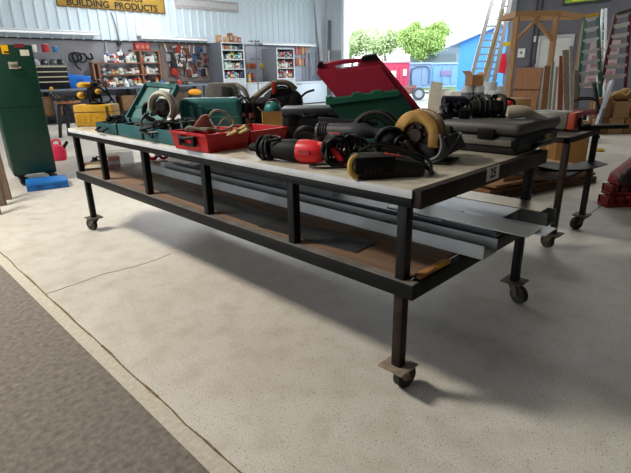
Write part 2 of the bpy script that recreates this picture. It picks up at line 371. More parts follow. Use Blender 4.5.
# 25 tag on the near end rail
tg = thing('number_tag', 'small white paper tag reading 25 on the near end rail of the work table', 'tag')
c = [PY(487.6, 169.5, -.037), PY(500, 163, -.037), PY(499, 176.4, -.037), PY(486.5, 183.8, -.037)]
xa, xb, za, zb = (c[0].x + c[3].x) / 2, (c[1].x + c[2].x) / 2, (c[2].z + c[3].z) / 2, (c[0].z + c[1].z) / 2
b = MB(); b.prism([(xa, za), (xb, za), (xb, zb - .0), (xb - .01, zb), (xa, zb)], -.0015, M=TR(0, -.0345, 0)); b.build('card', mat('#c9c7bf', .6, 0, .08, 60), tg)
text_mesh('25', (zb - za) * .95, BLACK, tg, frame_M(((xa + xb) / 2, -.0368, (za + zb) / 2), (1, 0, 0)), extrude=.0003)

# ---------------------------------------------------------------- metal stock on the lower shelf
def channel(label, x, y0, y1, z, w, h, th=.003, m=GALV, name='metal_channel', yaw=0., lip=.0):
    o = thing(name, label, 'metal channel' if h > .015 else 'metal sheet', (x, y0, z), yaw, 'metal lengths on the lower shelf of the work table'); Ln = y1 - y0
    b = MB()
    if h < .015: b.box(0, 0, 0, w, Ln, h); n = 'strip'
    else:
        b.box(0, 0, 0, w, Ln, th); b.box(0, 0, th, th, Ln, h); b.box(w - th, 0, th, w, Ln, h); n = 'strip'
        if lip: b.box(th, 0, h - th, lip, Ln, h); b.box(w - lip, 0, h - th, w - th, Ln, h)
    b.build(n, m, o); return o
z = SZ1 + .0015
GD = mat('#888e92', .42, .3, .2, 6); GL = mat('#cdcec4', .4, .2, .12, 5); BLK = mat('#202329', .35, .2, .1, 5); GB = mat('#c0c4c4', .42, .25, .1, 4)
channel('grey galvanised channel nearest the front posts, reaching past the near end', .40, -.11, 2.95, z, .13, .062, m=GB)
channel('lower lipped channel lying behind the nearest grey channel', .54, -.05, 3.0, z, .11, .05, m=GD)
channel('dark bundle channel in the middle of the lower shelf', .66, -.02, 2.7, z, .12, .09, m=GALV)
channel('grey back channel standing out furthest at the near end', 1.03, -.14, 2.9, z, .12, .075, m=GD)
channel('middle support channel beside the back channel', .8, -.0, 2.8, z, .2, .085, m=GALV)
channel('black coated flashing strip lying over the middle channels', .50, .16, 2.4, z + .0935, .23, .004, m=BLK, yaw=.015)
channel('pale grey flat strip on top of the stack at the near end', .53, -.235, .5, z + .098, .16, .004, m=GL, yaw=.0)
channel('thin silver strip under the pale grey strip', .62, -.275, 1.2, z + .0895, .14, .0035, m=STEEL, yaw=.01)
channel('wide bright sheet lying behind the black flashing', .76, -.02, 1.9, z + .0885, .21, .003, m=ALU, yaw=.0)
channel('yellowish sheet at the back of the stack by the near end', .98, -.12, 1.1, z + .0905, .18, .003, m=mat('#a59a80', .35, .6, .2, 6))
channel('flat grey sheet lying on the plywood near the front posts', .06, 1.0, 2.5, z + .001, .2, .003, m=mat('#4b4d50', .4, .6, .2, 5), yaw=-.03)
channel('dark sheet offcut on the plywood beside the second post', .10, .35, 1.0, z + .001, .17, .003, m=mat('#3a3b3d', .45, .5, .2, 5), yaw=.08)
# things at the far end of the lower shelf
o = thing('cardboard_tray', 'flat cardboard tray holding a black tool at far end of lower shelf', 'tray', P(101, 167, z), -.5)
b = MB(); b.box(-.15, -.1, 0, .15, .1, .012); b.box(-.15, -.1, .012, -.145, .1, .035); b.box(.145, -.1, .012, .15, .1, .035); b.box(-.15, .095, .012, .15, .1, .035); b.build('tray_body', TAN, o)
o = thing('small_pump', 'small black tool lying in cardboard tray on lower shelf', 'tool', P(99, 163, z + .013), -.5)
b = MB(); b.box(-.07, -.04, 0, .07, .04, .03, .01); b.build('body', BLACK, o); b = MB(); b.cyl((-.03, 0, .03), (-.03, 0, .055), .025); b.tube([(.03, -.02, .03), (.06, 0, .07), (.02, .03, .05), (-.02, .02, .06)], .007); b.build('hose', CABLE, o)
CLEAR = mat('#dfe6e8', .15, 0, .03, 5, alpha=.22)
o = thing('clear_tub', 'clear plastic tub with red and white packet inside on lower shelf', 'tub', P(121, 166, z), -.4)
b = MB(); b.box(-.12, -.1, 0, .12, .1, .005); b.box(-.12, -.1, .005, -.116, .1, .14); b.box(.116, -.1, .005, .12, .1, .14); b.box(-.116, .096, .005, .116, .1, .14); b.box(-.116, -.1, .005, .116, -.096, .14); b.build('tub_wall', CLEAR, o)
o = thing('red_packet', 'red and white packet standing inside the clear tub', 'packet', P(121, 166, z + .006), -.4)
b = MB(); b.box(-.1, -.05, 0, .0, .04, .1, .004); b.build('sleeve', mat('#c94a4a', .5), o); b = MB(); b.box(-.101, -.052, .03, .001, .042, .06); b.build('band', WHITE, o)
o = thing('red_strap', 'bright red ratchet strap bundle on lower shelf behind the clear tub', 'strap', P(143, 160, z + .02) + Vector((.1, .0, 0)), -.8)
b = MB(); b.torus((0, 0, .05), .05, .018, sq=1.6); b.build('webbing', mat('#c4152c', .6), o); b = MB(); b.torus((.1, .02, .04), .04, .016, sq=1.6); b.build('webbing', mat('#c4152c', .6), o)
b = MB(); b.box(.03, -.03, .02, .08, .02, .05, .006); b.build('buckle', STEEL, o)
# ================================================================== tools and cases on the worktop
Z = TOP + .001
def mp(p): return (p - CAM).dot(FW) / FPX       # metres per pixel at a point
def coil(b, c, R, r, n, jig=.02, sq=1., M=None, tilt=.6):
    pts = []
    for k in range(n * 10 + 1):
        a = 2 * PI * k / 10; rr = R * (1 + random.uniform(-.18, .18)); w = tilt * math.sin(k * .37)
        pts.append((c[0] + rr * math.cos(a), c[1] + rr * math.sin(a) * math.sin(w) * .5 + random.uniform(-jig, jig), max(r, c[2] + rr * sq * math.sin(a))))
    b.tube(pts, r, sub=2, seg=5, M=M)

# --- yellow case with a router on it, far left end
p = P(76, 127, Z)
o = thing('yellow_tool_case', 'yellow plastic tool case standing at the far left end of the work table', 'tool case', p + R0 * .165 + F0 * .1, VIEW)
b = MB(); b.box(-.17, -.09, 0, .17, .09, .185, .012); b.build('shell', YELLOW, o)
b = MB(); b.box(-.171, -.091, .12, .171, .091, .126); b.box(.115, -.092, .03, .14, -.088, .17); b.build('seam', mat('#3c3210', .6), o)
M = frame_M((-.06, -.0915, .15), (1, 0, 0)); 
b = MB(); b.box(-.15, -.0925, .04, -.03, -.09, .1); b.box(.02, -.0925, .045, .09, -.09, .08); b.build('label_print', mat('#b98c10', .6, 0, .3, 60), o)
o2 = thing('yellow_router', 'yellow and black router with looped cord standing on the yellow tool case', 'power tool', o.location + Vector((0, 0, .186)) - R0 * .0, VIEW)
b = MB(); b.cyl((0, 0, 0), (0, 0, .012), .06); b.cyl((-.04, 0, .01), (-.04, 0, .07), .008); b.cyl((.04, 0, .01), (.04, 0, .07), .008); b.build('base_plate', BLACK, o2)
b = MB(); b.lathe([(.035, .04), (.045, .06), (.045, .1), (.038, .115), (.038, .135), (.03, .15), (.012, .155)], seg=18); b.build('motor', BLACKR, o2)
b = MB(); b.lathe([(.04, .118), (.05, .122), (.05, .142), (.03, .156)], M=TR(-.045, -.02, .0)); b.sph((-.07, -.045, .065), .026); b.sph((.05, -.05, .09), .02); b.build('yellow_housing', YELLOW, o2)
b = MB(); b.tube([(0, 0, .15), (.04, .0, .17), (.09, -.02, .12), (.12, -.03, .04), (.09, -.04, .01), (.03, -.05, .02), (.0, -.06, .07), (.05, -.05, .12), (.1, -.04, .08), (.14, -.02, .006)], .006); b.build('cord', CABLE, o2); o2.scale = (1.3, 1.3, 1.2)

# --- teal open cases along the front edge
def tray(b, w, d, h, wall=.012, M=None):
    b.box(-w / 2, -d / 2, 0, w / 2, d / 2, .012, .004, M=M)
    for q in ((-w / 2, -d / 2, .0, w / 2, -d / 2 + wall, h), (-w / 2, d / 2 - wall, .0, w / 2, d / 2, h), (-w / 2, -d / 2, .0, -w / 2 + wall, d / 2, h), (w / 2 - wall, -d / 2, .0, w / 2, d / 2, h)):
        b.box(*q, bev=.005, M=M)
A1, A2, A3 = P(83, 133.5, Z), P(138, 147, Z), P(178, 150, Z)
# book-open case: base and lid lie side by side along the edge
o = thing('open_teal_case', 'teal power tool case lying wide open flat along the table edge', 'tool case', (.17, 2.58, Z), -PI / 2)
b = MB(); tray(b, .38, .28, .09, M=TR(.2, 0, 0)); b.build('base', TEAL, o)
b = MB(); tray(b, .38, .28, .08, M=TR(-.2, 0, 0)); ld = b.build('lid', TEALD, o)
b = MB(); b.tube([(-.27, -.15, .05), (-.27, -.19, .03), (-.14, -.19, .03), (-.14, -.15, .05)], .008, sub=1); b.build('latch', BLACK, ld)
b = MB(); b.cyl((-.36, .0, .075), (-.05, .02, .07), .02); b.build('handle', TEALD, ld)
o2 = thing('grey_drill', 'dark grey hand tool lying in the flat open teal case', 'power tool', (.16, 2.40, Z + .014), -PI / 2)
b = MB(); b.cyl((-.12, 0, .05), (.1, .03, .05), .032); b.cyl((.1, .03, .05), (.16, .04, .05), .015); b.build('body', DGREY, o2)
b = MB(); b.bar((-.1, 0, .05), (-.12, -.09, .03), .04, .03); b.build('grip', BLACK, o2)
b = MB(); b.tube([(-.12, -.09, .03), (-.04, -.08, .05), (.06, -.05, .08), (.13, -.02, .08), (.1, .08, .07), (.0, .09, .09), (-.08, .06, .09)], .006); b.build('cord', CABLE, o2)
o2 = thing('black_cord_bundle', 'black cord bundle heaped in lid of the flat open teal case', 'cord', (.17, 2.80, Z + .015), -PI / 2)
b = MB(); 
for k in range(6): coil(b, (random.uniform(-.08, .1), random.uniform(-.05, .05), .075), .07, .0065, 2, .03, .5)
b.build('cord', CABLE, o2)
# second teal case: base with the lid standing up behind
o = thing('open_teal_case', 'teal power tool case with upright lid and paper label inside', 'tool case', (.17, 1.95, Z), -PI / 2)
b = MB(); tray(b, .42, .28, .09); b.bar((-.1, -.142, .055), (-.1, -.15, .03), .05, .014); b.build('base', TEAL, o)
lq = [PD(127, 119, 3.75), PD(163, 123, 3.55), PD(178, 86, 3.65), PD(147, 83, 3.85)]
M = o.matrix_world
inv = (Matrix.Translation(o.location) @ RZ(-PI / 2)).inverted()
b = MB(); f = [inv @ q for q in lq]; k = [inv @ (q + F0 * .045 + Vector((0, 0, .01))) for q in lq]; b.slab(f, k)
cen = sum(f, Vector()) / 4
for a, c in ((0, 1), (1, 2), (2, 3), (3, 0)):
    b.bar(f[a].lerp(cen, .02) + inv.to_3x3() @ (-F0 * .012), f[c].lerp(cen, .02) + inv.to_3x3() @ (-F0 * .012), .03, .03)
b.bar(f[0].lerp(f[3], .35), f[1].lerp(f[2], .35), .02, .02); b.bar(f[0].lerp(f[1], .5), f[3].lerp(f[2], .5), .02, .02)
ld = b.build('lid', mat('#376a6a', .5, 0, .2, 8), o)
nn = inv.to_3x3() @ (-F0 * .014)
q = lambda u, v: (f[0].lerp(f[1], u)).lerp(f[3].lerp(f[2], u), v) + nn
b = MB(); b.slab([q(.48, .64), q(.84, .64), q(.82, .9), (q(.5, .9))], [x - nn * .5 for x in (q(.48, .64), q(.84, .64), q(.82, .9), q(.5, .9))]); b.build('paper_label', mat('#c3cfc6', .7, 0, .06, 30), ld)
b = MB(); b.tube([q(.2, .98), q(.16, 1.08), q(.06, 1.13)], .018, sub=1); b.build('latch', BLACK, ld)
b = MB(); b.bar(q(.85, .98), q(.8, 1.1), .04, .02); b.build('latch', BLACK, ld)
# circular saw with big pale guard, standing in that case
sp_ = P(164, 138, Z + .02)
o = thing('circular_saw', 'corded circular saw with big pale ring guard standing in open teal case', 'circular saw', sp_, VIEW)
m_ = mp(sp_)
b = MB(); b.torus((.02, 0, .20), .086, .02, sq=1.6, a0=-.8, a1=PI + .6, M=RZ(-.35)); b.build('guard', mat('#aaa596', .5, 0, .25, 20), o)
b = MB(); b.cyl((.02, -.012, .20), (.02, .012, .20), .05, seg=28); b.cyl((.02, -.05, .2), (.02, .05, .2), .026); b.bar((-.06, -.02, .15), (.08, -.02, .26), .03, .02); b.build('gearcase', mat('#3b3a36', .5, 0, .4, 30), o)
b = MB(); b.box(-.11, -.05, .07, .13, .05, .078, M=RY(-.25)); b.build('shoe', STEEL, o)
b = MB(); b.cyl((.0, .03, .17), (.0, .14, .17), .04); b.tube([(-.03, .03, .2), (-.1, .04, .22), (-.12, .03, .15), (-.06, .03, .11)], .016); b.build('motor', BLACK, o)
b = MB(); b.tube([(-.1, 0, .16), (-.13, -.04, .1), (-.08, -.08, .05), (.0, -.1, .05), (.08, -.1, .06), (.05, -.06, .09), (-.05, -.08, .08), (-.12, -.09, .06), (-.05, -.12, .04)], .009); b.build('cord', CABLE, o)
o = thing('hose_bundle', 'grey green tangle of cord heaped in base of teal case below the pale saw', 'cord', (.18, 1.93, Z + .014), VIEW)
b = MB()
for k in range(9): coil(b, (random.uniform(-.13, .13), random.uniform(-.06, .06), .08), .06, .0065, 2, .03, .7)
b.build('cord', mat('#3a3f3b', .6, 0, .3, 30), o)
# closed teal case standing behind
p = P(211, 131, Z)
o = thing('closed_teal_case', 'closed rounded teal tool case standing behind the red open case', 'tool case', p + F0 * .10, VIEW)
w = 62 * mp(p)
b = MB(); v = b.box(-w / 2, -.08, 0, w / 2, .08, .245, .045, seg=4); b.build('shell', mat('#2c6668', .38, 0, .12, 5), o)
b = MB(); b.box(-w / 2 + .012, -.083, .1, w / 2 - .012, .083, .106, .002); 
for x in (-.155, -.09): b.box(x, -.1, .07, x + .035, -.07, .195, .012)
b.build('ribs', mat('#4a8a8a', .45, 0, .12, 5), o)
b = MB(); b.box(-.03, -.09, .15, .09, -.078, .17, .005); b.build('latch', TEALD, o)

# --- red open case with sander and sticks
nA, lA, rA = P(208, 154, Z), P(182, 146.5, Z), P(283, 138.5, Z)
dv = rA - nA; dl = lA - nA; an = .03; Lr = .62; Wr = .37
o = thing('open_red_case', 'bright red tool case lying open as two trays near the front edge', 'tool case', nA, an)
def splay(b, x0, x1, y0, y1, h, t=.01, o_=.016):
    lo = [(x0 + o_, y0 + o_), (x1 - o_, y0 + o_), (x1 - o_, y1 - o_), (x0 + o_, y1 - o_)]; hi = [(x0, y0), (x1, y0), (x1, y1), (x0, y1)]
    cx, cy_ = (x0 + x1) / 2, (y0 + y1) / 2
    sh = lambda q: (q[0] + (t if q[0] < cx else -t), q[1] + (t if q[1] < cy_ else -t))
    b.slab([(x, y, .0) for x, y in lo], [(x, y, .01) for x, y in lo])
    for k in range(4):
        a, c = lo[k], lo[(k + 1) % 4]; A, B_ = hi[k], hi[(k + 1) % 4]
        b.slab([(*a, 0), (*c, 0), (*B_, h), (*A, h)], [(*sh(a), .008), (*sh(c), .008), (*sh(B_), h), (*sh(A), h)])
    for k in range(4):
        A, B_ = hi[k], hi[(k + 1) % 4]; b.bar((*A, h), (*B_, h), .016, .012)
hm = Lr * .5
b = MB(); splay(b, 0, hm - .004, 0, Wr, .098); b.build('base', RED, o)
b = MB(); splay(b, hm + .004, Lr, .01, Wr * .98, .085); b.build('lid', RED, o)
b = MB(); b.box(-.022, Wr * .28, .03, .004, Wr * .34, .085, .003); b.box(-.022, Wr * .64, .03, .004, Wr * .7, .085, .003); b.box(-.018, Wr * .3, .03, -.006, Wr * .68, .045); b.tube([(-.012, Wr * .29, .082), (-.035, Wr * .4, .078), (-.035, Wr * .58, .078), (-.012, Wr * .69, .082)], .009); b.build('latch', BLACK, o)
p = P(208, 145, Z + .03)
o = thing('sander', 'brownish red hand sander with pale looped cord lying in red open case', 'power tool', p + F0 * .06, VIEW)
b = MB(); b.prism([(-.12, .05), (-.11, .075), (-.03, .165), (.0, .165), (.05, .06), (.05, .0), (.01, .0), (.0, .06), (-.02, .1), (-.05, .08), (-.07, .05)], .06, M=TR(0, -.03, .0), bev=.008); b.build('body', mat('#7e3f36', .5, 0, .15), o)
b = MB(); b.tube([(.0, 0, .14), (.05, -.03, .19), (.12, -.02, .17), (.15, .0, .11), (.09, -.02, .075), (.02, -.05, .09), (-.05, -.05, .09), (-.12, -.04, .085), (-.1, -.05, .1), (.0, -.06, .08)], .008)
b.tube([(.03, .0, .05), (.09, .02, .14), (.13, .03, .09), (.1, .02, .05)], .007); b.build('cord', mat('#8b8a7a', .6), o)
for i, (x0, y0, x1, y1, zz) in enumerate([(226, 137, 247, 125, .10), (220, 139, 238, 130, .09), (233, 137, 249, 128, .095)]):
    a, c = P(x0, y0, Z + .035), P(x1, y1, Z + zz + .055)
    o = thing('wooden_stick', 'tan wooden stick leaning in red open case, %s of three from the left' % ['second', 'first', 'third'][i], 'stick', a, 0, 'wooden sticks in the red case')
    b = MB(); b.bar((0, 0, 0), c - a, .022, .012); b.build('shaft', mat('#b49a68', .7, 0, .15, 30), o)

# --- bright red reciprocating saw
a, e = P(252, 158, Z), P(331, 165, Z); d = e - a; ang = math.atan2(d.y, d.x)
o = thing('reciprocating_saw', 'bright red and black reciprocating saw lying along the table edge', 'reciprocating saw', a, ang); Ln = d.length
b = MB(); b.lathe([(.012, 0), (.022, .0), (.022, .04), (.036, .05), (.036, .09), (.043, .13), (.05, .2), (.054, .24), (.055, .29), (.05, .31)], M=TR(0, 0, .056) @ RY(PI / 2), seg=18); b.build('boot', BLACKR, o)
b = MB(); b.lathe([(.045, .29), (.055, .30), (.057, .33), (.054, .39), (.045, .42), (.03, .44)], M=TR(0, 0, .056) @ RY(PI / 2), seg=18); bd = b.build('body', REDB, o)
b = MB(); b.prism([(.37, .03), (.4, .1), (.45, .1), (.52, .07), (.55, .02), (.54, -.0), (.5, -.0), (.5, .035), (.44, .06), (.42, .02), (.40, -.002)], .05, M=TR(0, -.025, .003), bev=.008); b.build('handle', REDB, o)
b = MB(); b.box(.32, -.060, .05, .385, -.054, .07); b.build('badge', mat('#a01218', .4), bd)
b = MB()
for x, R in ((.07, .05), (.085, .055), (.1, .058), (.12, .056)): b.torus((0, 0, 0), R, .008, M=TR(x, 0, .06) @ RZ(PI / 2 + random.uniform(-.3, .3)) @ RX(random.uniform(-.1, .1)))
b.tube([(.1, .03, .11), (.16, .0, .118), (.2, -.02, .11), (.14, -.05, .1)], .007); b.build('cord', CABLE, o)
# --- grey rotary drill behind it
a, e = P(316, 146, Z), P(394, 149, Z); d = e - a; ang = math.atan2(d.y, d.x)
o = thing('corded_drill', 'long grey corded drill with black side handle behind the red reciprocating saw', 'power tool', a, ang)
b = MB(); b.lathe([(.02, .0), (.045, .01), (.052, .05), (.052, .2), (.056, .22), (.056, .3), (.034, .34), (.026, .36), (.026, .42), (.014, .45), (.014, .5)], M=TR(0, 0, .085) @ RY(PI / 2), seg=18); b.build('body', mat('#3b3b40', .45, 0), o)
b = MB(); b.box(.1, -.056, .06, .17, -.05, .09, .002); b.build('badge', mat('#b34a42', .5), o)
b = MB(); b.tube([(.0, 0, .08), (-.04, -.02, .1), (-.09, -.03, .09), (-.12, -.02, .05), (-.1, -.0, .02)], .02, seg=10); b.build('side_handle', BLACK, o)
b = MB(); b.cyl((.25, -.04, .07), (.25, -.16, .03), .018); b.build('auxiliary_grip', BLACK, o)
b = MB(); b.bar((.0, .05, .15), (.36, .06, .13), .025, .025); b.build('grey_bar', DGREY, o)
b = MB()
for x in (.03, .045, .06, .075): b.torus((0, 0, 0), .054, .004, M=TR(x, 0, .085) @ RZ(PI / 2))
b.build('housing_ribs', mat('#1d1d20', .5), o)
b = MB(); b.bar((.06, -.03, .05), (.03, -.13, .03), .045, .04); b.build('grip', BLACK, o)
o = thing('steel_tube', 'short bright steel tube lying between the cord coil and black grinder', 'tube', P(362, 152, Z) + F0 * .03, VIEW - .1)
b = MB(); b.cyl((0, 0, .03), (.13, 0, .03), .026, seg=18); b.build('pipe', mat('#8d8f90', .3, .5), o); b = MB(); b.cyl((.1, 0, .03), (.15, 0, .03), .029, seg=18); b.build('collar', BLACK, o)
# --- black coil of cord between the red saw and the flat black tool
p = P(345, 168, Z)
o = thing('coiled_black_cord', 'tangled black cord coil between red saw handle and flat black sander', 'cord', p + F0 * .06, VIEW)
b = MB()
for k in range(11): coil(b, (random.uniform(-.065, .05), random.uniform(-.03, .06), .075), .06, .006, 2, .02, 1.0)
b.tube([(-.02, 0, .01), (-.1, -.02, .012), (-.16, -.05, .01), (-.1, -.09, .008), (.02, -.09, .008)], .0055); b.build('cord', CABLE, o)
o = thing('plug_end', 'dark grey cone shaped plug boot beside the red saw handle', 'plug', P(335, 153, Z) + F0 * .06, VIEW + .4)
b = MB(); b.cyl((-.05, 0, .03), (.05, 0, .035), .018, .026); b.build('boot', DGREY, o); b = MB(); b.cyl((-.09, 0, .028), (-.05, 0, .03), .012); b.build('tip', MGREY, o)
# --- flat black belt sander in front
p = P(389, 180, Z)
o = thing('belt_sander', 'flat black belt sander with yellow end and red sticker at the table front', 'power tool', p + F0 * .05, VIEW + .1)
k = mp(p)
b = MB(); b.prism([(-.13, 0.0), (.15, .0), (.16, .035), (.13, .06), (-.0, .082), (-.12, .085), (-.135, .07)], .16, M=TR(0, -.02, .002), bev=.008); b.build('body', mat('#232422', .5), o)
b = MB(); b.box(-.14, -.036, .004, .025, -.018, .092, .006); fp = b.build('front_plate', BLACK, o)
b = MB()
for i in range(5): b.box(-.105 + i * .02, -.036, .03, -.092 + i * .02, -.0335, .045)
b.build('vents', mat('#3a3a36', .6), fp)
b = MB(); b.tube([(-.13, -.03, .01), (-.155, -.02, .035), (-.15, .0, .07), (-.12, .03, .085)], .014, seg=8); b.build('yellow_end', mat('#a5862c', .5), o)
b = MB(); b.box(-.02, .02, .0855, .05, .06, .0875, M=RY(.2) @ TR(.0, 0, .004)); b.build('sticker', mat('#c4473c', .5), o)
b = MB(); b.tube([(-.1, .1, .095), (-.03, .09, .12), (.06, .06, .105), (.12, .02, .075), (.18, -.0, .02), (.2, .04, .012), (.14, .12, .07), (.04, .13, .115), (-.05, .12, .12)], .008)
b.tube([(.0, .12, .1), (.1, .06, .09), (.18, .02, .06), (.17, -.04, .012)], .007); b.build('cord', CABLE, o)
# --- black grinder with round guard
p = P(394, 163, Z)
o = thing('angle_grinder', 'black grinder with round disc face standing left of the golden saw', 'power tool', p + F0 * .07, VIEW)
b = MB(); b.torus((-.01, 0, .085), .07, .011, sq=1.6); b.build('guard_rim', BLACK, o)
b = MB(); b.lathe([(.01, -.03), (.03, -.028), (.045, -.015), (.06, .0), (.06, .03), (.04, .06), (.03, .1)], M=TR(-.01, 0, .085) @ RX(-PI / 2)); b.build('housing', mat('#25262a', .4), o)
b = MB(); b.torus((.025, -.055, .085), .035, .010, M=RZ(.3)); b.cyl((.02, -.06, .05), (.05, -.09, .0120), .014); b.build('handle_loop', BLACK, o)
# --- golden circular saw
p = P(419, 163, Z)
o = thing('circular_saw', 'large circular saw with golden worn blade guard and black shoe', 'circular saw', p + F0 * .06, VIEW - .6)
pts = [(.115 * math.cos(a), .125 + .115 * math.sin(a)) for a in [PI * k / 14 for k in range(-1, 16)]] 
inn = [(.062 * math.cos(a), .122 + .062 * math.sin(a)) for a in [PI * k / 14 for k in range(15, -2, -1)]]
b = MB(); b.prism([(.118, .07)] + pts + inn + [(.062, .07)], .085, M=TR(0, -.03, 0), bev=.008); g = b.build('guard', GOLD, o)
b = MB(); b.prism([(.118 * math.cos(a), .125 + .118 * math.sin(a)) for a in [PI * k / 12 for k in range(0, 13)]], .006, M=TR(0, .056, 0)); g2 = b.build('guard_back', GOLD, o)
b = MB(); b.cyl((0, -.01, .125), (0, .05, .125), .058, seg=24); b.cyl((0, -.035, .125), (0, .05, .125), .03); 
for k in range(6): b.sph((.04 * math.cos(k), -.012, .125 + .04 * math.sin(k)), .011, u=8, w=6)
b.build('gearcase', mat('#3b2f25', .5, .4, .4, 40), o)
b = MB(); b.cyl((0, .06, .12), (0, .2, .12), .06, seg=20); b.build('motor', BLACK, o)
b = MB(); b.prism([(-.11, .0), (.1, .0), (.1, .07), (.05, .09), (-.05, .085), (-.11, .05)], .07, M=TR(0, -.02, .003), bev=.01); b.build('lower_body', mat('#1c1815', .5, 0, .4, 30), o)
b = MB(); b.box(.06, -.05, .004, .16, .12, .012, M=TR(.01, 0, .0)); b.slab([(.115, -.03, .02), (.185, -.03, .06), (.15, -.03, .13), (.12, -.03, .1)], [(.115, .16, .02), (.185, .16, .06), (.15, .16, .13), (.12, .16, .1)]); b.build('shoe', mat('#202124', .45, .2), o)
b = MB(); b.tube([(.125, -.045, .14), (.14, -.05, .09), (.125, -.055, .04), (.07, -.06, .012)], .008); b.build('guide_rail', MGREY, o)
b = MB(); b.tube([(-.09, -.02, .02), (-.06, -.055, .06), (-.03, -.06, .09), (.0, -.05, .05), (.04, -.05, .02)], .018, seg=8); b.build('rear_grip', mat('#2b2420', .5), o)
b = MB(); b.tube([(0, .2, .12), (.08, .22, .1), (.17, .1, .13), (.19, -.02, .09), (.15, -.09, .03), (.08, -.1, .012), (.0, -.09, .04), (-.06, -.08, .1), (-.1, -.06, .06), (-.12, -.05, .012)], .0075); b.build('cord', CABLE, o)
b = MB(); b.sph((.015, -.075, .015), (.035, .014, .014)); b.build('chrome_knob', mat('#d5d8da', .15, .95), o)
# --- big black case at the near right corner
o = thing('large_black_case', 'large closed black power tool case on the back right corner of the work table', 'tool case', (.92, .01, Z), 0)
b = MB(); b.box(0, 0, 0, .56, .62, .098, .03, seg=4); b.build('base', mat('#232427', .45), o)
b = MB(); b.box(-.006, -.006, .094, .566, .626, .16, .03, seg=4); ld = b.build('lid', mat('#55534f', .5, 0, .15, 8), o)
for y in (.12, .36):
    b = MB(); b.box(-.016, y, .075, .0, y + .09, .128, .004); b.build('latch', BLACK, o)
b = MB(); b.box(-.009, .03, .045, .002, .5, .075, .003); b.build('side_trim', mat('#77736b', .5), o)
b = MB(); b.tube([(.2, -.004, .03), (.2, -.03, .045), (.35, -.03, .045), (.35, -.004, .03)], .012); b.build('handle', BLACK, o)
b = MB(); b.box(.33, -.0085, .045, .41, -.0005, .075); b.build('badge', mat('#a08a4a', .5, .2), o)
ZC = Z + .161
p = hit(490, 118, 2, ZC)
o = thing('corded_grinder', 'black grinder wrapped in thick coiled cord on top of the large black case', 'power tool', p + F0 * .04, VIEW)
b = MB(); b.lathe([(.015, -.1), (.04, -.09), (.045, -.03), (.04, .06), (.03, .1)], M=TR(0, .02, .05) @ RY(PI / 2)); b.build('body', mat('#20231f', .45), o)
b = MB()
for x in (-.07, -.05, -.03, -.01, .01, .03, .055, .07, .09): b.torus((0, 0, 0), .058 + random.uniform(-.006, .006), .006, M=TR(x, .02, .058) @ RZ(PI / 2 + random.uniform(-.7, .7)))
b.torus((.065, .02, .066), .05, .0075, M=RZ(.2)); b.tube([(.08, 0, .1), (.14, 0, .08), (.12, -.02, .01), (.05, -.03, .008)], .007); b.build('cord', CABLE, o)
p = hit(523, 119, 2, ZC)
o = thing('heat_gun', 'tan and grey hand tool lying on the right end of large black case', 'power tool', p + F0 * .03, VIEW - .2)
b = MB(); b.lathe([(.03, -.06), (.034, -.02), (.03, .03), (.016, .06)], M=TR(-.01, 0, .035) @ RY(PI / 2)); b.build('body', mat('#b5aa96', .5), o)
b = MB(); b.prism([(.02, .0), (.05, .045), (.1, .02), (.13, .005), (.12, 0)], .03, M=TR(0, -.015, 0)); b.build('nozzle', mat('#8f8a80', .5, .3), o)
p = hit(456, 119, 2, ZC)
o = thing('cordless_drill', 'black cordless drill heap with cords on the left of the large black case', 'power tool', p + F0 * .06 , VIEW)
b = MB(); b.cyl((-.06, 0, .09), (.06, .02, .085), .03); b.bar((-.03, 0, .08), (-.045, -.01, .025), .04, .035); b.box(-.08, -.04, .0, -.01, .03, .03, .006); b.cyl((.06, .02, .085), (.09, .02, .085), .018); b.build('body', mat('#1c1f27', .5), o)
b = MB(); b.cyl((-.02, .02, .03), (.07, -.03, .03), .028); b.box(.02, -.06, .0, .08, 0, .045, .006); b.build('battery', BLACK, o)
b = MB()
for k in range(3): coil(b, (random.uniform(-.05, .05), -.02, .05), .04, .006, 2, .02, .8)
b.build('cord', mat('#1d2533', .5), o)

GDP = 2.98
# --- red and green cases standing open behind the golden saw
def plate(o, poly, D0, D1, y0, y1, th, nm, m, parent=None, bev=0):
    iv = (Matrix.Translation(o.location)).inverted()
    pos = [iv @ PD(x, y, D0 + (D1 - D0) * (y0 - y) / (y0 - y1)) for x, y in poly]
    b = MB(); b.slab(pos, [q + F0 * th + Vector((0, 0, th * .15)) for q in pos]); return b.build(nm, m, parent or o)
base = P(388, 146, Z)
o = thing('open_green_case', 'dark green tool case with lid standing open behind the golden saw', 'tool case', base)
plate(o, [(327, 103), (333, 100), (352, 97), (397, 92), (402, 94), (424, 125), (430, 135), (362, 143), (345, 124)], GDP, GDP + .12, 145, 92, .05, 'lid', GREEN)
plate(o, [(326, 105), (326, 98), (332, 96), (333, 99), (352, 97), (353, 94), (361, 93), (362, 95), (372, 94), (373, 92), (382, 91), (383, 93), (399, 91), (399, 96), (335, 104)], GDP - .01, GDP + .11, 145, 92, .055, 'rim', mat('#0b513c', .5, 0, .12, 6))
b = MB(); iv = Matrix.Translation(o.location).inverted()
q = iv @ P(388, 146, Z); b.box(-.2, -.2, 0, .18, -.03, .06, .012, M=TR(q.x, q.y, 0) @ RZ(VIEW)); b.build('base', GREEN, o)
o = thing('red_case', 'dark red molded tool case with carry handle leaning up behind the green case', 'tool case', PD(400, 140, GDP + .2))
plate(o, [(317, 74), (319, 65), (333, 62.5), (336, 68.5), (343, 69.3), (358, 67), (361, 60), (379, 57.5), (401, 84), (425, 114), (436, 140), (345, 140), (337, 98)], GDP + .12, GDP + .24, 145, 57, .075, 'shell', REDD)
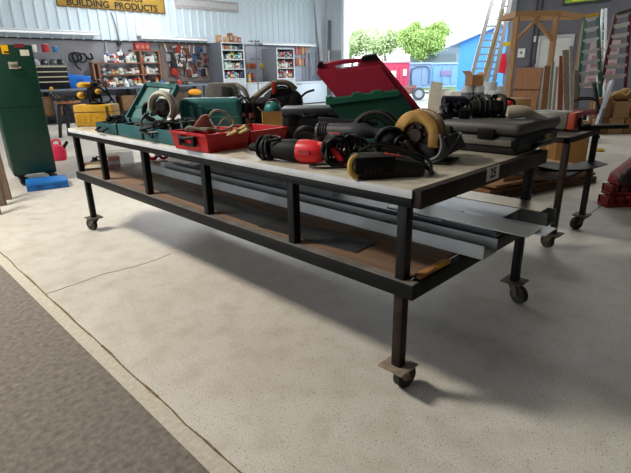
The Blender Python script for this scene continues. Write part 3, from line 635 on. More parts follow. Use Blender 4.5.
plate(o, [(332, 62.2), (345, 60), (361, 59), (362, 62.5), (345, 63.8), (334, 66.3)], GDP + .125, GDP + .24, 145, 57, .05, 'handle', REDD)
plate(o, [(320, 70), (334, 69), (345, 72), (364, 68), (380, 66), (393, 84), (399, 92), (342, 96)], GDP + .105, GDP + .225, 145, 57, .02, 'panel', mat('#a5263c', .42, 0, .12, 5))
plate(o, [(317, 68), (318.5, 62.5), (323, 62), (323, 67)], GDP + .11, GDP + .23, 145, 57, .06, 'clamp', BLACK)
plate(o, [(361, 61), (362.5, 57.5), (368, 55.5), (377, 54.5), (378, 60), (368, 61)], GDP + .11, GDP + .23, 145, 57, .06, 'clamp', BLACK)
# long arc of hose in front of the green lid
p = P(372, 146, Z)
o = thing('black_hose_ring', 'dark ribbed hose ring standing in front of the green lid', 'hose', p - F0 * .04 + Vector((0, 0, .061)), VIEW)
b = MB(); b.torus((0, 0, .012), .118, .014, a0=.0, a1=PI, sq=1.4, seg=28); b.torus((0, 0, .012), .09, .008, a0=.0, a1=PI, seg=28); b.torus((.03, .03, .01), .128, .008, a0=.0, a1=PI * .95, seg=28); b.build('hose', mat('#2a2624', .6, 0, .3, 40), o)
o = thing('file_set', 'row of dark metal bars lying behind the grey corded drill', 'bar', P(354, 150, Z) + F0 * .2, VIEW - .1)
b = MB(); b.bar((-.16, 0, .09), (.16, 0, .075), .02, .02); b.bar((-.1, .03, .03), (.17, .03, .03), .02, .02); b.box(-.12, -.01, 0, -.09, .05, .085); b.box(.1, -.01, 0, .13, .05, .07); b.build('bars', DGREY, o)

# --- mid black case behind the drill
p = P(282, 140, Z)
o = thing('black_toolbox', 'closed black toolbox with grey lid between cardboard box and red case', 'tool case', p + R0 * .185 + F0 * .13, VIEW)
b = MB(); b.box(-.18, -.13, 0, .2, .15, .15, .014); b.build('base', mat('#1d1e22', .5), o)
b = MB(); b.box(-.185, -.135, .15, .205, .155, .2, .014); b.build('lid', mat('#44474c', .4, .0, .1, 6), o)
for x in (-.14, .06):
    b = MB(); b.box(x, -.146, .09, x + .06, -.13, .165, .004); b.build('latch', BLACK, o)
b = MB(); b.tube([(-.04, -.135, .165), (-.03, -.16, .15), (.03, -.16, .15), (.04, -.135, .165)], .009); b.build('handle', BLACK, o)
# --- cardboard box with teal sander
p = P(262, 131, Z)
o = thing('cardboard_box', 'small open cardboard box holding a teal tool beside black toolbox', 'box', p + R0 * .08 + F0 * .1, VIEW + .15)
b = MB(); w, dd, h = .165, .14, .14
b.box(-w / 2, -dd / 2, 0, w / 2, dd / 2, .005)
for q in ((-w / 2, -dd / 2, 0, w / 2, -dd / 2 + .005, h), (-w / 2, dd / 2 - .005, 0, w / 2, dd / 2, h), (-w / 2, -dd / 2, 0, -w / 2 + .005, dd / 2, h), (w / 2 - .005, -dd / 2, 0, w / 2, dd / 2, h)): b.box(*q)
b.build('carton', mat('#a87d45', .85, 0, .12, 6), o)
b = MB(); b.bar((-w / 2, .0, h), (-w / 2 - .03, 0, h + .03), .004, .13, up=(0, 1, 0)); b.build('flap', mat('#9b7440', .85, 0, .12, 6), o)
lb = o.location.copy()
o = thing('teal_sander', 'round teal sander sitting inside the small cardboard box', 'power tool', lb + Vector((0, 0, .007)), VIEW)
b = MB(); b.lathe([(.05, 0), (.05, .1), (.062, .12), (.066, .15), (.055, .18), (.03, .2), (.005, .205)]); b.build('body', mat('#247676', .4), o)
b = MB(); b.tube([(-.06, 0, .15), (-.03, -.03, .2), (.02, -.02, .222), (.06, 0, .18)], .006); b.build('cord', MGREY, o)
# --- black tangle with reddish parts left of the box
p = P(247, 131, Z)
o = thing('nail_gun', 'black and dark red upright tool with looped cables beside cardboard box', 'power tool', p + F0 * .14, VIEW)
b = MB(); b.box(-.05, -.03, 0, .05, .05, .06, .01); b.cyl((-.01, 0, .05), (-.01, 0, .2), .035); b.bar((.0, 0, .17), (.06, .02, .11), .035, .03); b.build('body', BLACKR, o)
b = MB(); b.cyl((-.028, -.04, .1), (-.028, -.04, .13), .018); b.cyl((.03, -.045, .09), (.03, -.045, .125), .02); b.box(-.02, -.045, .05, .02, -.03, .09, .006); b.build('red_parts', mat('#5a2a28', .5), o)
b = MB(); b.tube([(-.05, -.02, .02), (-.075, -.04, .12), (-.06, -.03, .21), (0, -.03, .24), (.045, -.03, .17), (.05, -.05, .05), (.02, -.06, .012)], .007)
b.tube([(.0, -.02, .2), (-.05, .0, .26), (-.1, .02, .2), (-.09, .0, .05)], .007); b.build('cable', CABLE, o)
# --- grey tool bag
p = PD(226, 108, 4.22); p.z = Z
o = thing('grey_toolbag', 'dusty grey square tool housing standing behind the closed teal case', 'tool housing', p, VIEW)
b = MB(); b.prism([(-.165, 0), (.16, .0), (.15, .2), (.1, .345), (-.12, .35), (-.15, .3)], .16, M=TR(0, -.08, 0), bev=.02); b.build('body', mat('#5e5d58', .65, 0, .25, 14), o)
b = MB(); b.prism([(-.02, .1), (.08, .12), (.07, .31), (-.01, .32)], .02, M=TR(0, -.092, 0), bev=.006); b.build('dark_panel', DGREY, o)
b = MB(); b.tube([(.1, -.05, .33), (.17, -.06, .29), (.2, -.06, .2), (.19, -.06, .1)], .022, seg=8); b.build('hose', mat('#8a8880', .6), o)
# --- black bag with tan strap
p = PD(274, 108, 4.32); p.z = Z
o = thing('black_toolbag', 'big black soft tool bag with wide tan strap and red tag', 'bag', p, VIEW)
b = MB(); b.sph((.06, .0, .15), (.17, .1, .15)); b.sph((-.1, .0, .1), (.15, .1, .12)); b.sph((.16, -.02, .17), (.1, .09, .11)); b.sph((.02, -.05, .08), (.2, .09, .08)); b.sph((.1, -.06, .2), (.09, .05, .06)); b.build('body', mat('#17181d', .75, 0, .3, 20, .5), o)
b = MB()
for k in range(5): b.torus((.08, -.09 + k * .005, .12 + k * .03), .12 - k * .008, .008, M=TR(0, 0, 0), sq=1, a0=.1, a1=PI - .1)
b.build('fold', BLACK, o)
pts = [(-.28, -.1, .1), (-.2, -.11, .18), (-.1, -.12, .26), (.0, -.12, .325), (.06, -.1, .34), (.14, -.08, .33), (.2, -.06, .28)]
b = MB(); b.tube(pts, .024, seg=8, M=Matrix.Diagonal((1, 1, 1, 1))); b.build('strap', mat('#77705f', .7, 0, .2, 20), o)
b = MB(); b.box(.0, -.155, .25, .035, -.145, .345, .004); b.build('red_tag', mat('#9c2424', .5), o)
b = MB(); b.tube([(.24, .0, .21), (.29, 0, .25), (.36, 0, .27)], .01, seg=8); b.build('prong', BLACK, o)
# ================================================================== second rolling cart at the right
o = thing('rolling_cart', 'narrow brown steel rolling cart behind the right end of the work table', 'cart')
CX0, CX1, CY0, CY1, CZ = 2.21, 2.92, .17, 1.25, .845
b = MB(); b.box(CX0 + .02, CY0 + .02, CZ - .012, CX1 - .02, CY1 - .02, CZ - .001); b.build('cart_top', mat('#55524d', .5, .1, .25, 8), o)
for q in ((CX0, CY0, CX1, CY0 + .042), (CX0, CY1 - .042, CX1, CY1), (CX0, CY0, CX0 + .042, CY1), (CX1 - .042, CY0, CX1, CY1)):
    b = MB(); b.box(q[0], q[1], CZ - .042, q[2], q[3], CZ - .001, .003); b.build('rail', RUSTSTEEL, o)
b = MB(); b.box(CX0 + .02, CY0 + .02, .52, CX1 - .02, CY1, .54); b.build('shelf', RUSTSTEEL, o)
for x in (CX0, CX1 - .042):
    for y in (CY0, CY1 - .042):
        b = MB(); b.box(x, y, .126, x + .042, y + .042, CZ - .044, .003); b.build('leg', RUSTSTEEL, o)
        caster(o, x + .021, y + .021, .127, (x + y) * 2.3 + 1.9, mat('#5b5148', .6, .4, .35, 30))
p = P(567, 129, CZ + .001)
o = thing('bench_grinder_box', 'grey metal machine with red orange end panel on rolling cart top', 'machine', (2.66, .42, CZ + .001), VIEW - .75)
b = MB(); b.box(-.16, -.1, .01, .1, .1, .145, .02); b.build('body', mat('#77786f', .45, .2, .15), o)
b = MB(); b.box(.1, -.1, .012, .155, .1, .14, .01); b.build('end_panel', mat('#a8432e', .5, 0, .25, 20), o)
b = MB(); b.cyl((.155, 0, .07), (.175, 0, .07), .03); b.build('shaft', BLACK, o)
for x, y in ((-.1, -.05), (.08, .05), (.08, -.05), (-.1, .05)):
    b = MB(); b.cyl((x, y, 0), (x, y, .012), .02); b.build('foot', BLACK, o)
o2 = thing('red_handled_tool', 'pale hand tool with a bright red handle lying behind grey machine on cart', 'tool', (2.62, .72, CZ + .001), VIEW)
b = MB(); b.cyl((-.2, 0, .05), (.14, 0, .09), .045, .03); b.box(-.05, -.05, 0, .08, .05, .07, .01); b.build('body', mat('#8d8f8c', .45, .4), o2)
b = MB(); b.tube([(-.28, -.02, .02), (-.2, -.03, .08), (-.13, -.03, .17), (-.07, -.02, .22)], .022, seg=8); b.build('handle', mat('#b7212e', .5), o2)
o = thing('black_bar_clamp', 'black double bar resting across the cart end and sticking out right', 'bar', (2.75, .24, CZ + .001), VIEW)
b = MB(); b.bar((-.05, 0, .02), (.34, 0, .02), .03, .03); b.bar((-.05, .05, .02), (.33, .05, .02), .03, .03); b.box(.0, -.01, .0, .04, .06, .045); b.build('bars', BLACK, o)
p = hit(575, 170, 2, .542)
o = thing('black_pan', 'black flat pan overhanging the lower shelf of the rolling cart', 'pan', (2.66, .33, .5415), VIEW)
b = MB(); b.prism([(-.24, .03), (-.1, .0), (.14, .0), (.3, .045), (.3, .05), (.14, .012), (-.1, .012), (-.24, .038)], .22, M=TR(0, -.11, 0)); b.build('pan_body', BLACK, o)
g = P(571, 168, 0)
o = thing('brown_carton', 'brown carton standing on floor behind the rolling cart legs', 'box', g + F0 * .3, VIEW)
b = MB(); b.box(-.22, -.25, 0, .22, .25, .62, .006); b.build('carton', mat('#9a7140', .85, 0, .12, 5), o)
b = MB(); b.box(-.222, -.03, .1, .222, .03, .6215); b.build('tape', mat('#b89a63', .4), o)
o = thing('yellow_rag', 'yellow rag on the floor right of the rolling cart', 'rag', P(599, 151, 0.0), .4)
b = MB(); b.sph((0, 0, .02), (.11, .08, .03)); b.sph((.06, .04, .02), (.06, .08, .025)); b.build('cloth', mat('#b59a2c', .8, 0, .2, 20), o)
# flattened cartons on a pallet behind the table's right end
pa, pb = P(470, 204, 0.0), P(584, 184, 0.0); dv = pb - pa; pw = dv.length / 2
o = thing('pallet', 'low wooden pallet on the floor behind the work table right end', 'pallet', (pa + pb) / 2 + F0 * .45, math.atan2(dv.y, dv.x))
PW = wood('#4f3826', '#73543a', 5, .8, 0)
for y in (-.42, -.05, .33):
    b = MB(); b.box(-pw, y, 0, pw, y + .09, .07); b.build('runner', PW, o)
b = MB()
for i in range(7): b.box(-pw + i * pw * 2 / 7, -.44, .07, -pw + i * pw * 2 / 7 + pw * .22, .44, .085)
b.build('deck', PW, o)
for i, (dx, dy, r, h) in enumerate([(0, 0, .02, .03), (.05, .03, -.05, .04), (-.06, -.02, .07, .03), (-.12, .03, .0, .09)]):
    q = thing('flat_carton', ['lowest flattened carton on the wooden pallet', 'second flattened carton up on the wooden pallet', 'skewed flattened carton near top of the pallet stack', 'thick tan carton lying on top of the pallet stack'][i], 'cardboard', o.location + Vector((dx, dy, .086 + [0, .031, .072, .103][i])), o.rotation_euler.z + r, None)
    k = [.98, .9, .95, .62][i]
    b = MB(); b.box(-pw * k, -.42, 0, pw * k, .40, h, .004); b.build('board', [CARDD, CARD, mat('#8f6c48', .85, 0, .1, 5), CARD][i], q)
# red machine parts at the right edge
p = P(606, 208, 0)
for i, (dz, w0, l, c) in enumerate([(0, 0, .0, '#7a1f1b'), (.105, .05, .05, '#571716')]):
    q = thing('red_steel_bar', ['lower slotted red steel bar on floor at the right edge', 'upper slotted dark red steel bar at the right edge'][i], 'steel bar', p + R0 * (w0) + F0 * (.06 + l) + Vector((0, 0, dz)), VIEW)
    b = MB()
    b.box(0, -.05, 0, .75, .1, .035, .004); b.box(0, .09, .035, .75, .1, .1)
    for k in range(7): b.box(.01 + k * .105, -.05, .035, .08 + k * .105, .09, .1, .006)
    b.build('bar_body', mat(c, .5, .1, .25, 15), q)
q = thing('red_jack', 'dark red and black hydraulic machine leaning at the right edge of view', 'machine', p + R0 * .12 + F0 * .1 + Vector((0, 0, .208)), VIEW)
b = MB(); b.prism([(-.02, 0), (.6, 0), (.6, .5), (.3, .42), (.16, .24), (.0, .1)], .2, M=TR(.0, -.06, 0), bev=.02); b.build('body', mat('#5d1618', .5, .1, .35, 12), q)
b = MB(); b.tube([(.02, -.08, .05), (.0, -.1, .13), (.1, -.1, .2), (.2, -.09, .28), (.3, -.1, .44)], .032, seg=8); b.cyl((.02, -.11, .07), (.02, -.05, .07), .05); b.bar((.15, -.08, .12), (.5, -.08, .16), .05, .04); b.build('arm', mat('#1e1517', .5), q)

# ================================================================== left: green cabinet and neighbours
gl, gr = P(14, 176, .15), P(57, 171, .15); gt = PY(28, 45, (gl.y + gr.y) / 2).z
ga = math.atan2(gr.y - gl.y, gr.x - gl.x); gw = (gr - gl).length
o = thing('green_cabinet', 'tall dark green steel cabinet on casters at the left edge', 'cabinet', (gl.x, gl.y, 0), ga)
GG = mat('#082c21', .42, 0, .12, 4)
b = MB(); b.box(0, .005, .15, gw, .85, gt, .008); b.build('body', GG, o)
b = MB(); b.box(.008, -.012, .16, gw - .008, .006, gt - .012, .006); dd = b.build('door', mat('#083024', .42, 0, .1, 4), o)
iv = (Matrix.Translation(o.location) @ RZ(ga)).inverted()
def onface(px, py): q = iv @ PY(px, py, gl.y - .012 + .0 * px); return q
for nm, (x0, y0, x1, y1), c in (('yellow_sticker', (0, 45, 9, 54), '#e0a80c'), ('red_sticker', (13, 44, 24, 48), '#6d2130'), ('white_sticker', (19, 50, 29, 56), '#c9c6b8')):
    a, e = onface(x0, y0), onface(x1, y1)
    b = MB(); b.box(a.x, -.0145, e.z, e.x, -.0115, a.z); b.build(nm, mat(c, .5, 0, .1, 40), dd)
a, e = onface(4, 53), onface(8, 49)
b = MB(); b.box(min(a.x, e.x), -.016, a.z, max(a.x, e.x), -.0140, a.z + (e.z - a.z) * .4); b.build('sticker_print', BLACK, dd)
a = onface(12, 65)
b = MB(); b.box(a.x - .04, -.022, a.z - .045, a.x + .06, -.011, a.z + .035, .004); b.box(a.x - .02, -.05, a.z + .0, a.x + .05, -.02, a.z + .02, .005); b.tube([(a.x - .03, -.03, a.z - .02), (a.x - .03, -.06, a.z - .04), (a.x + .07, -.06, a.z - .04), (a.x + .07, -.03, a.z - .02)], .006); b.build('handle', mat('#b5b2a4', .4, .6), dd)
b = MB(); b.box(.01, -.0135, .98, gw - .01, -.0115, .986); b.build('door_seam', BLACK, dd)
for x, y in ((.07, .06), (gw - .07, .06), (.07, .78), (gw - .07, .78)): caster(o, x, y, .149, .3 + x, DGREY, .055)
# boards leaning left of it
for i, (px, py, w, c, lean) in enumerate([(8, 205, .09, '#4a3b31', .0), (3, 214, .08, '#6b6560', .0), (14, 199, .07, '#5d4737', .02)]):
    q = P(px, py, 0)
    o = thing('leaning_board', ['dark brown board leaning at left edge beside green cabinet', 'grey board nearest the viewer leaning at the left edge', 'narrow brown board closest to the green cabinet door'][i], 'board', q, ga)
    b = MB(); b.bar((-.05, 0, .0), (-.05 - lean, .10, [.85, .6, .95][i]), w, .03, up=(0, 1, 0)); b.build('plank', wood(c, '#7a6a5c', 4, .7, 2), o)
o = thing('blue_flat_case', 'flat blue plastic case lying on the floor in front of the green cabinet', 'case', (P(28, 191, 0) + P(70, 186, 0)) / 2 + Vector((.02, .12, 0)), math.atan2((P(70, 186) - P(28, 191)).y, (P(70, 186) - P(28, 191)).x))
b = MB(); b.box(-.23, -.19, 0, .23, .19, .055, .008); b.build('base', BLUE, o)
b = MB(); b.box(-.232, -.192, .056, .232, .192, .1, .01); b.box(-.18, -.14, .098, .18, .14, .106, .004); b.build('lid', mat('#1a6bb5', .5, 0, .1, 6), o)
b = MB(); b.box(-.13, -.2, .04, -.08, -.19, .07); b.box(.08, -.2, .04, .13, -.19, .07); b.build('latch', mat('#12508c', .5), o)
o = thing('gas_can', 'pinkish red plastic fuel can on the floor right of the green cabinet', 'fuel can', P(60, 160, 0), -.4)
b = MB(); b.prism([(-.11, 0), (.11, 0), (.12, .17), (.06, .26), (-.08, .26), (-.12, .18)], .2, M=TR(0, -.1, 0), bev=.03); b.build('tank', mat('#d02a4c', .5), o)
b = MB(); b.tube([(-.07, 0, .25), (-.06, 0, .32), (.03, 0, .33), (.05, 0, .25)], .018, seg=8); b.build('handle', mat('#d02a4c', .5), o)
b = MB(); b.cyl((.09, 0, .2), (.16, 0, .3), .025); b.build('spout', BLACK, o)

# ================================================================== along wall_back
BY0, BY1, BZ = 14.55, 15.33, 1.0
bx0, bx1 = 2.0, PY(207, 84, BY0).x
o = thing('workbench', 'long grey blue topped workbench along the back wall', 'workbench', (bx0, BY0, 0))
Lb = bx1 - bx0
b = MB(); b.box(0, 0, BZ - .06, Lb, BY1 - BY0, BZ, .004); b.build('worktop', mat('#6b7686', .5, .1, .15, 6), o)
b = MB(); b.box(0, .06, .22, Lb, BY1 - BY0 - .03, .25); b.build('shelf', DGREY, o)
for i in range(6):
    x = .02 + i * (Lb - .14) / 5
    for y in (.02, BY1 - BY0 - .11):
        b = MB(); b.box(x, y, 0, x + .09, y + .09, BZ - .058); b.build('leg', mat('#4d5058', .6), o)
random.seed(11)
ZB = BZ + .001
# clutter under the bench
cl = [(.5, .5, '#46484e'), (1.25, .55, '#6e5237'), (2.1, .42, '#2c2e34'), (2.9, .5, '#54585f'), (3.7, .48, '#7b5f42'), (4.6, .5, '#303237'), (5.5, .5, '#5b4a3c'), (6.3, .44, '#44474d')]
nmw = ['grey crate', 'brown carton', 'black crate', 'blue grey crate', 'tan carton', 'dark crate', 'dull brown carton', 'slate grey crate']
for i, (x, h, c) in enumerate(cl):
    if x > Lb - .5: continue
    q = thing('storage_crate', nmw[i] + ' on the bench lower shelf, %s from the left' % ORD[i], 'crate', (bx0 + x, BY0 + .38, .251), 0, 'crates under the back bench')
    b = MB(); b.box(-.3, -.25, 0, .3, .25, h, .012); b.build('box_body', mat(c, .7, 0, .2, 10), q); b = MB(); b.box(-.31, -.26, h - .05, .31, .26, h + .004, .01); b.build('rim', mat(c, .6, 0, .1, 10), q)
def wallthing(px, py, Y, name, label, cat, group=None, rz=0): return thing(name, label, cat, PY(px, py, Y), rz, group)
# signs
a, e = PY(57, 6, 15.33), PY(165.5, 14, 15.33)
zb = (a.z + e.z) / 2; wd = e.x - a.x
o = thing('wall_sign', 'yellow wall sign with dark lettering reading building products', 'sign', (a.x, 15.36, zb))
b = MB(); b.box(0, -.02, 0, wd, .03, .85, .004); b.build('panel', mat('#a98638', .55, 0, .15, 4), o)
b = MB(); b.box(0, -.026, 0, wd, -.018, .03); b.box(0, -.026, 0, .03, -.018, .85); b.box(wd - .03, -.026, 0, wd, -.018, .85); b.box(0, -.026, .82, wd, -.018, .85); b.build('border', mat('#54402a', .6), o)
INK = mat('#2c2415', .7)
text_mesh('BUILDING  PRODUCTS', .27, INK, o, frame_M((wd / 2, -.0265, .135), (1, 0, 0)), squeeze=wd * .87 / (.27 * 10.6))
text_mesh('ASPHALT-ASBESTOS', .21, INK, o, frame_M((wd / 2 - .05, -.0265, .365), (1, 0, 0)), squeeze=wd * .66 / (.21 * 10.2))
a, e = PY(175, 7, 15.33), PY(239, 13.5, 15.33)
o = thing('weathered_sign', 'weathered whitish wooden board sign on ribbed back wall', 'sign', (a.x, 15.36, (a.z + e.z) / 2))
b = MB(); b.box(0, -.02, 0, e.x - a.x, .03, .36, .004); b.build('panel', wood('#8b8484', '#c3c2c4', 6, .8, 0), o); b = MB(); b.box(.05, -.023, .1, e.x - a.x - .05, -.019, .28); b.build('faded_band', wood('#a9a4a4', '#cfd0d2', 9, .8, 0), o)
# fluorescent strips
for i, (x0, y0, x1, y1) in enumerate([(-30, 28, 100, 34), (140, 35.5, 208, 40.5), (262, 42.5, 316, 46)]):
    a, e = PY(x0, y0, 15.1), PY(x1, y1, 15.1); zz = (a.z + e.z) / 2
    o = thing('tube_wall_lamp', ['leftmost', 'middle', 'rightmost'][i] + ' of three long white tube lights along the back wall', 'tube light', (a.x, 15.1, zz), 0, 'tube lights along the back wall')
    ll = e.x - a.x
    b = MB(); b.box(0, -.05, .0, ll, .24, .07, .01); b.build('housing', mat('#d5dbe0', .4, 0, .04), o)
    b = MB(); b.cyl((.04, -.02, -.03), (ll - .04, -.02, -.03), .03); b.build('tube', mat('#eef2f5', .3, 0, .02, emit=.25), o)
# conduit and outlet
o = thing('outlet_box', 'small dark outlet box with conduit at top of grey boards', 'outlet', PY(119, 43, 15.34))
b = MB(); b.box(-.06, -.04, -.06, .06, .05, .06, .006); b.build('box', DGREY, o); b = MB(); b.tube([(0, 0, .06), (-.02, 0, .5), (-.12, 0, .9)], .016, sub=2); b.build('conduit', MGREY, o)
o = thing('wall_conduit', 'thin vertical grey conduit above the wooden shelf on back wall', 'conduit', PY(108, 60, 15.36))
b = MB(); b.cyl((0, 0, 0), (0, 0, .55), .022); b.box(-.05, -.03, -.08, .05, .03, .0); b.build('pipe', LGREY, o)
# respirator hoses hanging on wall
o = thing('hanging_hose', 'black tangled hose hanging on the grey back wall', 'hose', PY(76, 60, 15.33))
b = MB()
for k in range(4): b.torus((random.uniform(-.15, .2), -.06, random.uniform(-.05, .18)), .13, .022, sq=1)
b.tube([(-.1, -.05, .1), (-.05, -.06, -.15), (.08, -.06, -.3)], .02); b.tube([(.25, -.05, .2), (.35, -.06, .05), (.5, -.05, .05), (.45, -.05, .2)], .03); b.build('hose', BLACK, o)
b = MB(); b.cyl((0, .05, .25), (0, -.1, .25), .02); b.build('hook', STEEL, o)
# blue bin
a = PY(66, 84, 15.0)
o = thing('blue_bin', 'bright blue plastic bin standing on the back bench', 'bin', (PY(74, 80, 14.95).x + .12, 14.95, ZB))
b = MB(); b.prism([(-.3, 0), (.3, 0), (.34, .34), (-.36, .42)], .3, M=TR(0, -.15, 0), bev=.02); b.build('bin_body', mat('#0f66c2', .45, 0, .1, 5), o); b = MB(); b.box(-.1, -.16, .2, .1, -.148, .26); b.build('grip', mat('#0a4a94', .5), o)
# parts organiser
a, e = PY(33, 84, 14.9), PY(65, 66, 14.9)
o = thing('parts_organiser', 'black parts organiser with pale drawer edges on the back bench', 'organiser', (a.x, 14.75, ZB))
W_, H_ = e.x - a.x, e.z - ZB
b = MB(); b.box(0, .02, 0, W_, .4, H_, .004); b.build('case', BLACK, o)
for i in range(5):
    z0 = H_ - (i + 1) * .14
    if z0 < 0: break
    b = MB(); b.box(.01, .0, z0 + .105, W_ - .01, .03, z0 + .135); b.build('drawer_edge', mat('#b0aa92', .6), o)
tz = ZB + H_ + .001; RWD = max(.9, W_ * .62)
o = thing('wire_shelf', 'grey open rack standing on top of the parts organiser', 'shelf', (a.x + .1, 14.75, tz))
b = MB()
for z_ in (0, .34): b.box(0, 0, z_, RWD, .36, z_ + .025)
for x in (0, RWD - .03): b.box(x, .0, 0, x + .03, .03, .36); b.box(x, .33, 0, x + .03, .36, .36)
b.build('rack', mat('#8a8c8e', .5, .4), o)
for i, (x, c, r, h) in enumerate([(.12, '#d8dad6', .07, .2), (.42, '#a01f2c', .1, .22), (.68, '#3a7fb0', .07, .17)]):
    q = thing('paint_can', ['white', 'dark red', 'pale blue'][i] + ' can on top shelf of the grey rack above organiser', 'can', (a.x + .1 + x, 14.93, tz + .366), 0, 'cans on the grey rack')
    b = MB(); b.lathe([(r * .9, 0), (r, .01), (r, h - .02), (r * .95, h)]); b.build('can', mat(c, .4, .1), q); b = MB(); b.cyl((0, 0, h), (0, 0, h + .015), r * .85); b.build('lid', LGREY, q)
for i, (x, c) in enumerate([(.1, '#c7cbd0'), (.32, '#2a2c30'), (.55, '#55585c'), (.75, '#1b1c1e')]):
    q = thing('bench_tool', ['white', 'black', 'grey', 'jet black'][i] + ' small tool on the lower deck of grey rack, %s from left' % ORD[i], 'tool', (a.x + .1 + x, 14.93, tz + .026), .3 * i, 'tools on the grey rack')
    b = MB(); b.prism([(-.09, 0), (.09, 0), (.07, .1), (.0, .17), (-.08, .12)], .12, M=TR(0, -.06, 0), bev=.015); b.build('body', mat(c, .5), q); b = MB(); b.cyl((.0, -.06, .08), (.0, -.09, .08), .03); b.build('knob', LGREY, q)

def make_bottle(name, label, c, cap, r, h, loc, group, cat='bottle', shape=0):
    o = thing(name, label, cat, loc, 0, group)
    b = MB()
    if shape == 0: b.lathe([(r * .95, 0), (r, .01), (r, h * .68), (r * .8, h * .78), (r * .4, h * .84), (r * .4, h * .87)], seg=12)
    elif shape == 1: b.lathe([(r * .97, 0), (r, .01), (r, h * .82), (r * .7, h * .87)], seg=12)
    else: b.prism([(-r, 0), (r, 0), (r, h * .7), (r * .4, h * .86), (-r * .4, h * .86), (-r, h * .74)], r * 1.1, M=TR(0, -r * .55, 0), bev=.008)
    bo = b.build('bottle_body', mat(c, .4, 0, .06), o)
    b = MB(); b.cyl((0, 0, h * .85), (0, 0, h), r * (.45 if shape != 1 else .6), seg=10); b.build('cap', mat(cap, .5), o)
    b = MB(); 
    if shape == 2: b.box(-r * .85, -r * .57, h * .15, r * .85, -r * .55, h * .55)
    else: b.cyl((0, 0, h * .18), (0, 0, h * .55), r * 1.015, seg=12)
    b.build('label_band', mat(random.choice(['#d8d8d2', '#5a6a78', '#c9b98a', '#3b3d42', '#8fb0a8', '#a8483c', '#d8d8d2', '#9aa0a6']), .5), o)
    return o
CN = {'#e2e3e0': 'white', '#c9ccd0': 'pale grey', '#b2222c': 'red', '#2d5fa0': 'blue', '#1f7d73': 'teal', '#d9b31f': 'yellow', '#24262a': 'black', '#8a5a38': 'brown', '#3f8a48': 'green', '#c76f2a': 'orange', '#7fb9b5': 'aqua', '#d58b95': 'pink'}
KEYS = list(CN)
# timber shelf unit with bottles
SY = 14.98
def zx(px, py, Y=SY): q = PY(px, py, Y); return q.x, q.z
xl, _ = zx(92, 62); xm, _ = zx(141, 62); xr, zt = zx(159.5, 50.5); z1 = zx(115, 62.5)[1]; z2 = zx(115, 74.4)[1]; z3 = zt
o = thing('timber_shelf', 'reddish timber shelf unit of uneven height standing on the back bench', 'shelf unit', (xl, SY, ZB))
SW = wood('#7a5540', '#9a7258', 5, .7, 0)
D_ = .28
for x, zz in ((0, z1), (.16, z1 - .02), (xm - xl, z3), (xr - xl - .05, z3)):
    b = MB(); b.box(x, 0, 0, x + .055, D_, zz - ZB); b.build('upright', SW, o)
for x0, x1, zz in ((0, xm - xl + .05, z1), (.16, xr - xl, z2), (xm - xl - .28, xr - xl, z3), (xm - xl, xr - xl, z1), (0, xr - xl, ZB + .04)):
    b = MB(); b.box(x0, -.01, zz - ZB - .03, x1, D_, zz - ZB); b.build('shelf_board', SW, o)
def row(xs, z_, Y, group, words, hs=(.2, .34), rr=(.045, .06), cols=KEYS, name='bottle', shp=None):
    n = len(xs)
    for i, x in enumerate(xs):
        c = random.choice(cols); cap = random.choice(['#e2e3e0', '#b2222c', '#24262a', '#c9ccd0'])
        side = ('%s from left' % ORD[i]) if i < 12 else ('%s from right' % ORD[n - 1 - i])
        make_bottle(name, '%s bottle with %s cap %s, %s' % (CN[c], CN[cap].split()[-1], words, side), c, cap, random.uniform(*rr), random.uniform(*hs), (x, Y + random.uniform(-.02, .02), z_ + .001), group, shape=random.choice([0, 1, 2]) if shp is None else shp)
span = lambda a, b_, n: [a + (b_ - a) * (i + .5) / n for i in range(n)]
row(span(zx(106, 60)[0], zx(138, 60)[0], 14), z1, SY + .13, 'bottles on the timber shelf', 'on wide upper timber shelf', (.22, .4), (.05, .07), ['#e2e3e0', '#c9ccd0', '#b2222c', '#7fb9b5', '#2d5fa0', '#e2e3e0', '#24262a'])
row(span(xm + .08, xr - .08, 6), z1, SY + .13, 'bottles on the timber shelf', 'on right middle timber shelf', (.2, .32), (.045, .06), ['#e2e3e0', '#c9ccd0', '#7fb9b5', '#b2222c', '#24262a'])
row(span(xl + .3, xm - .05, 9), z2, SY + .13, 'bottles on the timber shelf', 'on lower left timber shelf', (.14, .26), (.06, .085), ['#8a5a38', '#c9ccd0', '#24262a', '#c76f2a', '#e2e3e0'], shp=1)
row(span(xm + .08, xr - .08, 5), z2, SY + .13, 'bottles on the timber shelf', 'on lower right timber shelf', (.16, .28), (.05, .07), ['#24262a', '#c9ccd0', '#8a5a38'])
row(span(xl + .3, xr - .08, 12), ZB + .04, SY + .12, 'bottles on the timber shelf', 'on bottom timber shelf', (.15, .27), (.06, .09), ['#24262a', '#8a5a38', '#c9ccd0', '#c76f2a', '#b2222c', '#e2e3e0'], shp=1)
for i, x in enumerate(span(xm - .1, xr - .3, 3)):
    q = thing('red_box', 'dark red box on the highest board of timber shelf, %s from the left' % ORD[i], 'box', (x, SY + .14, z3 + .001), 0, 'red boxes on the timber shelf')
    b = MB(); b.box(-.085, -.08, 0, .085, .08, .23, .006); b.build('carton', mat('#8c2a2c', .6), q); b = MB(); b.box(-.06, -.083, .05, .06, -.079, .16); b.build('print', mat('#b06a5c', .6), q)
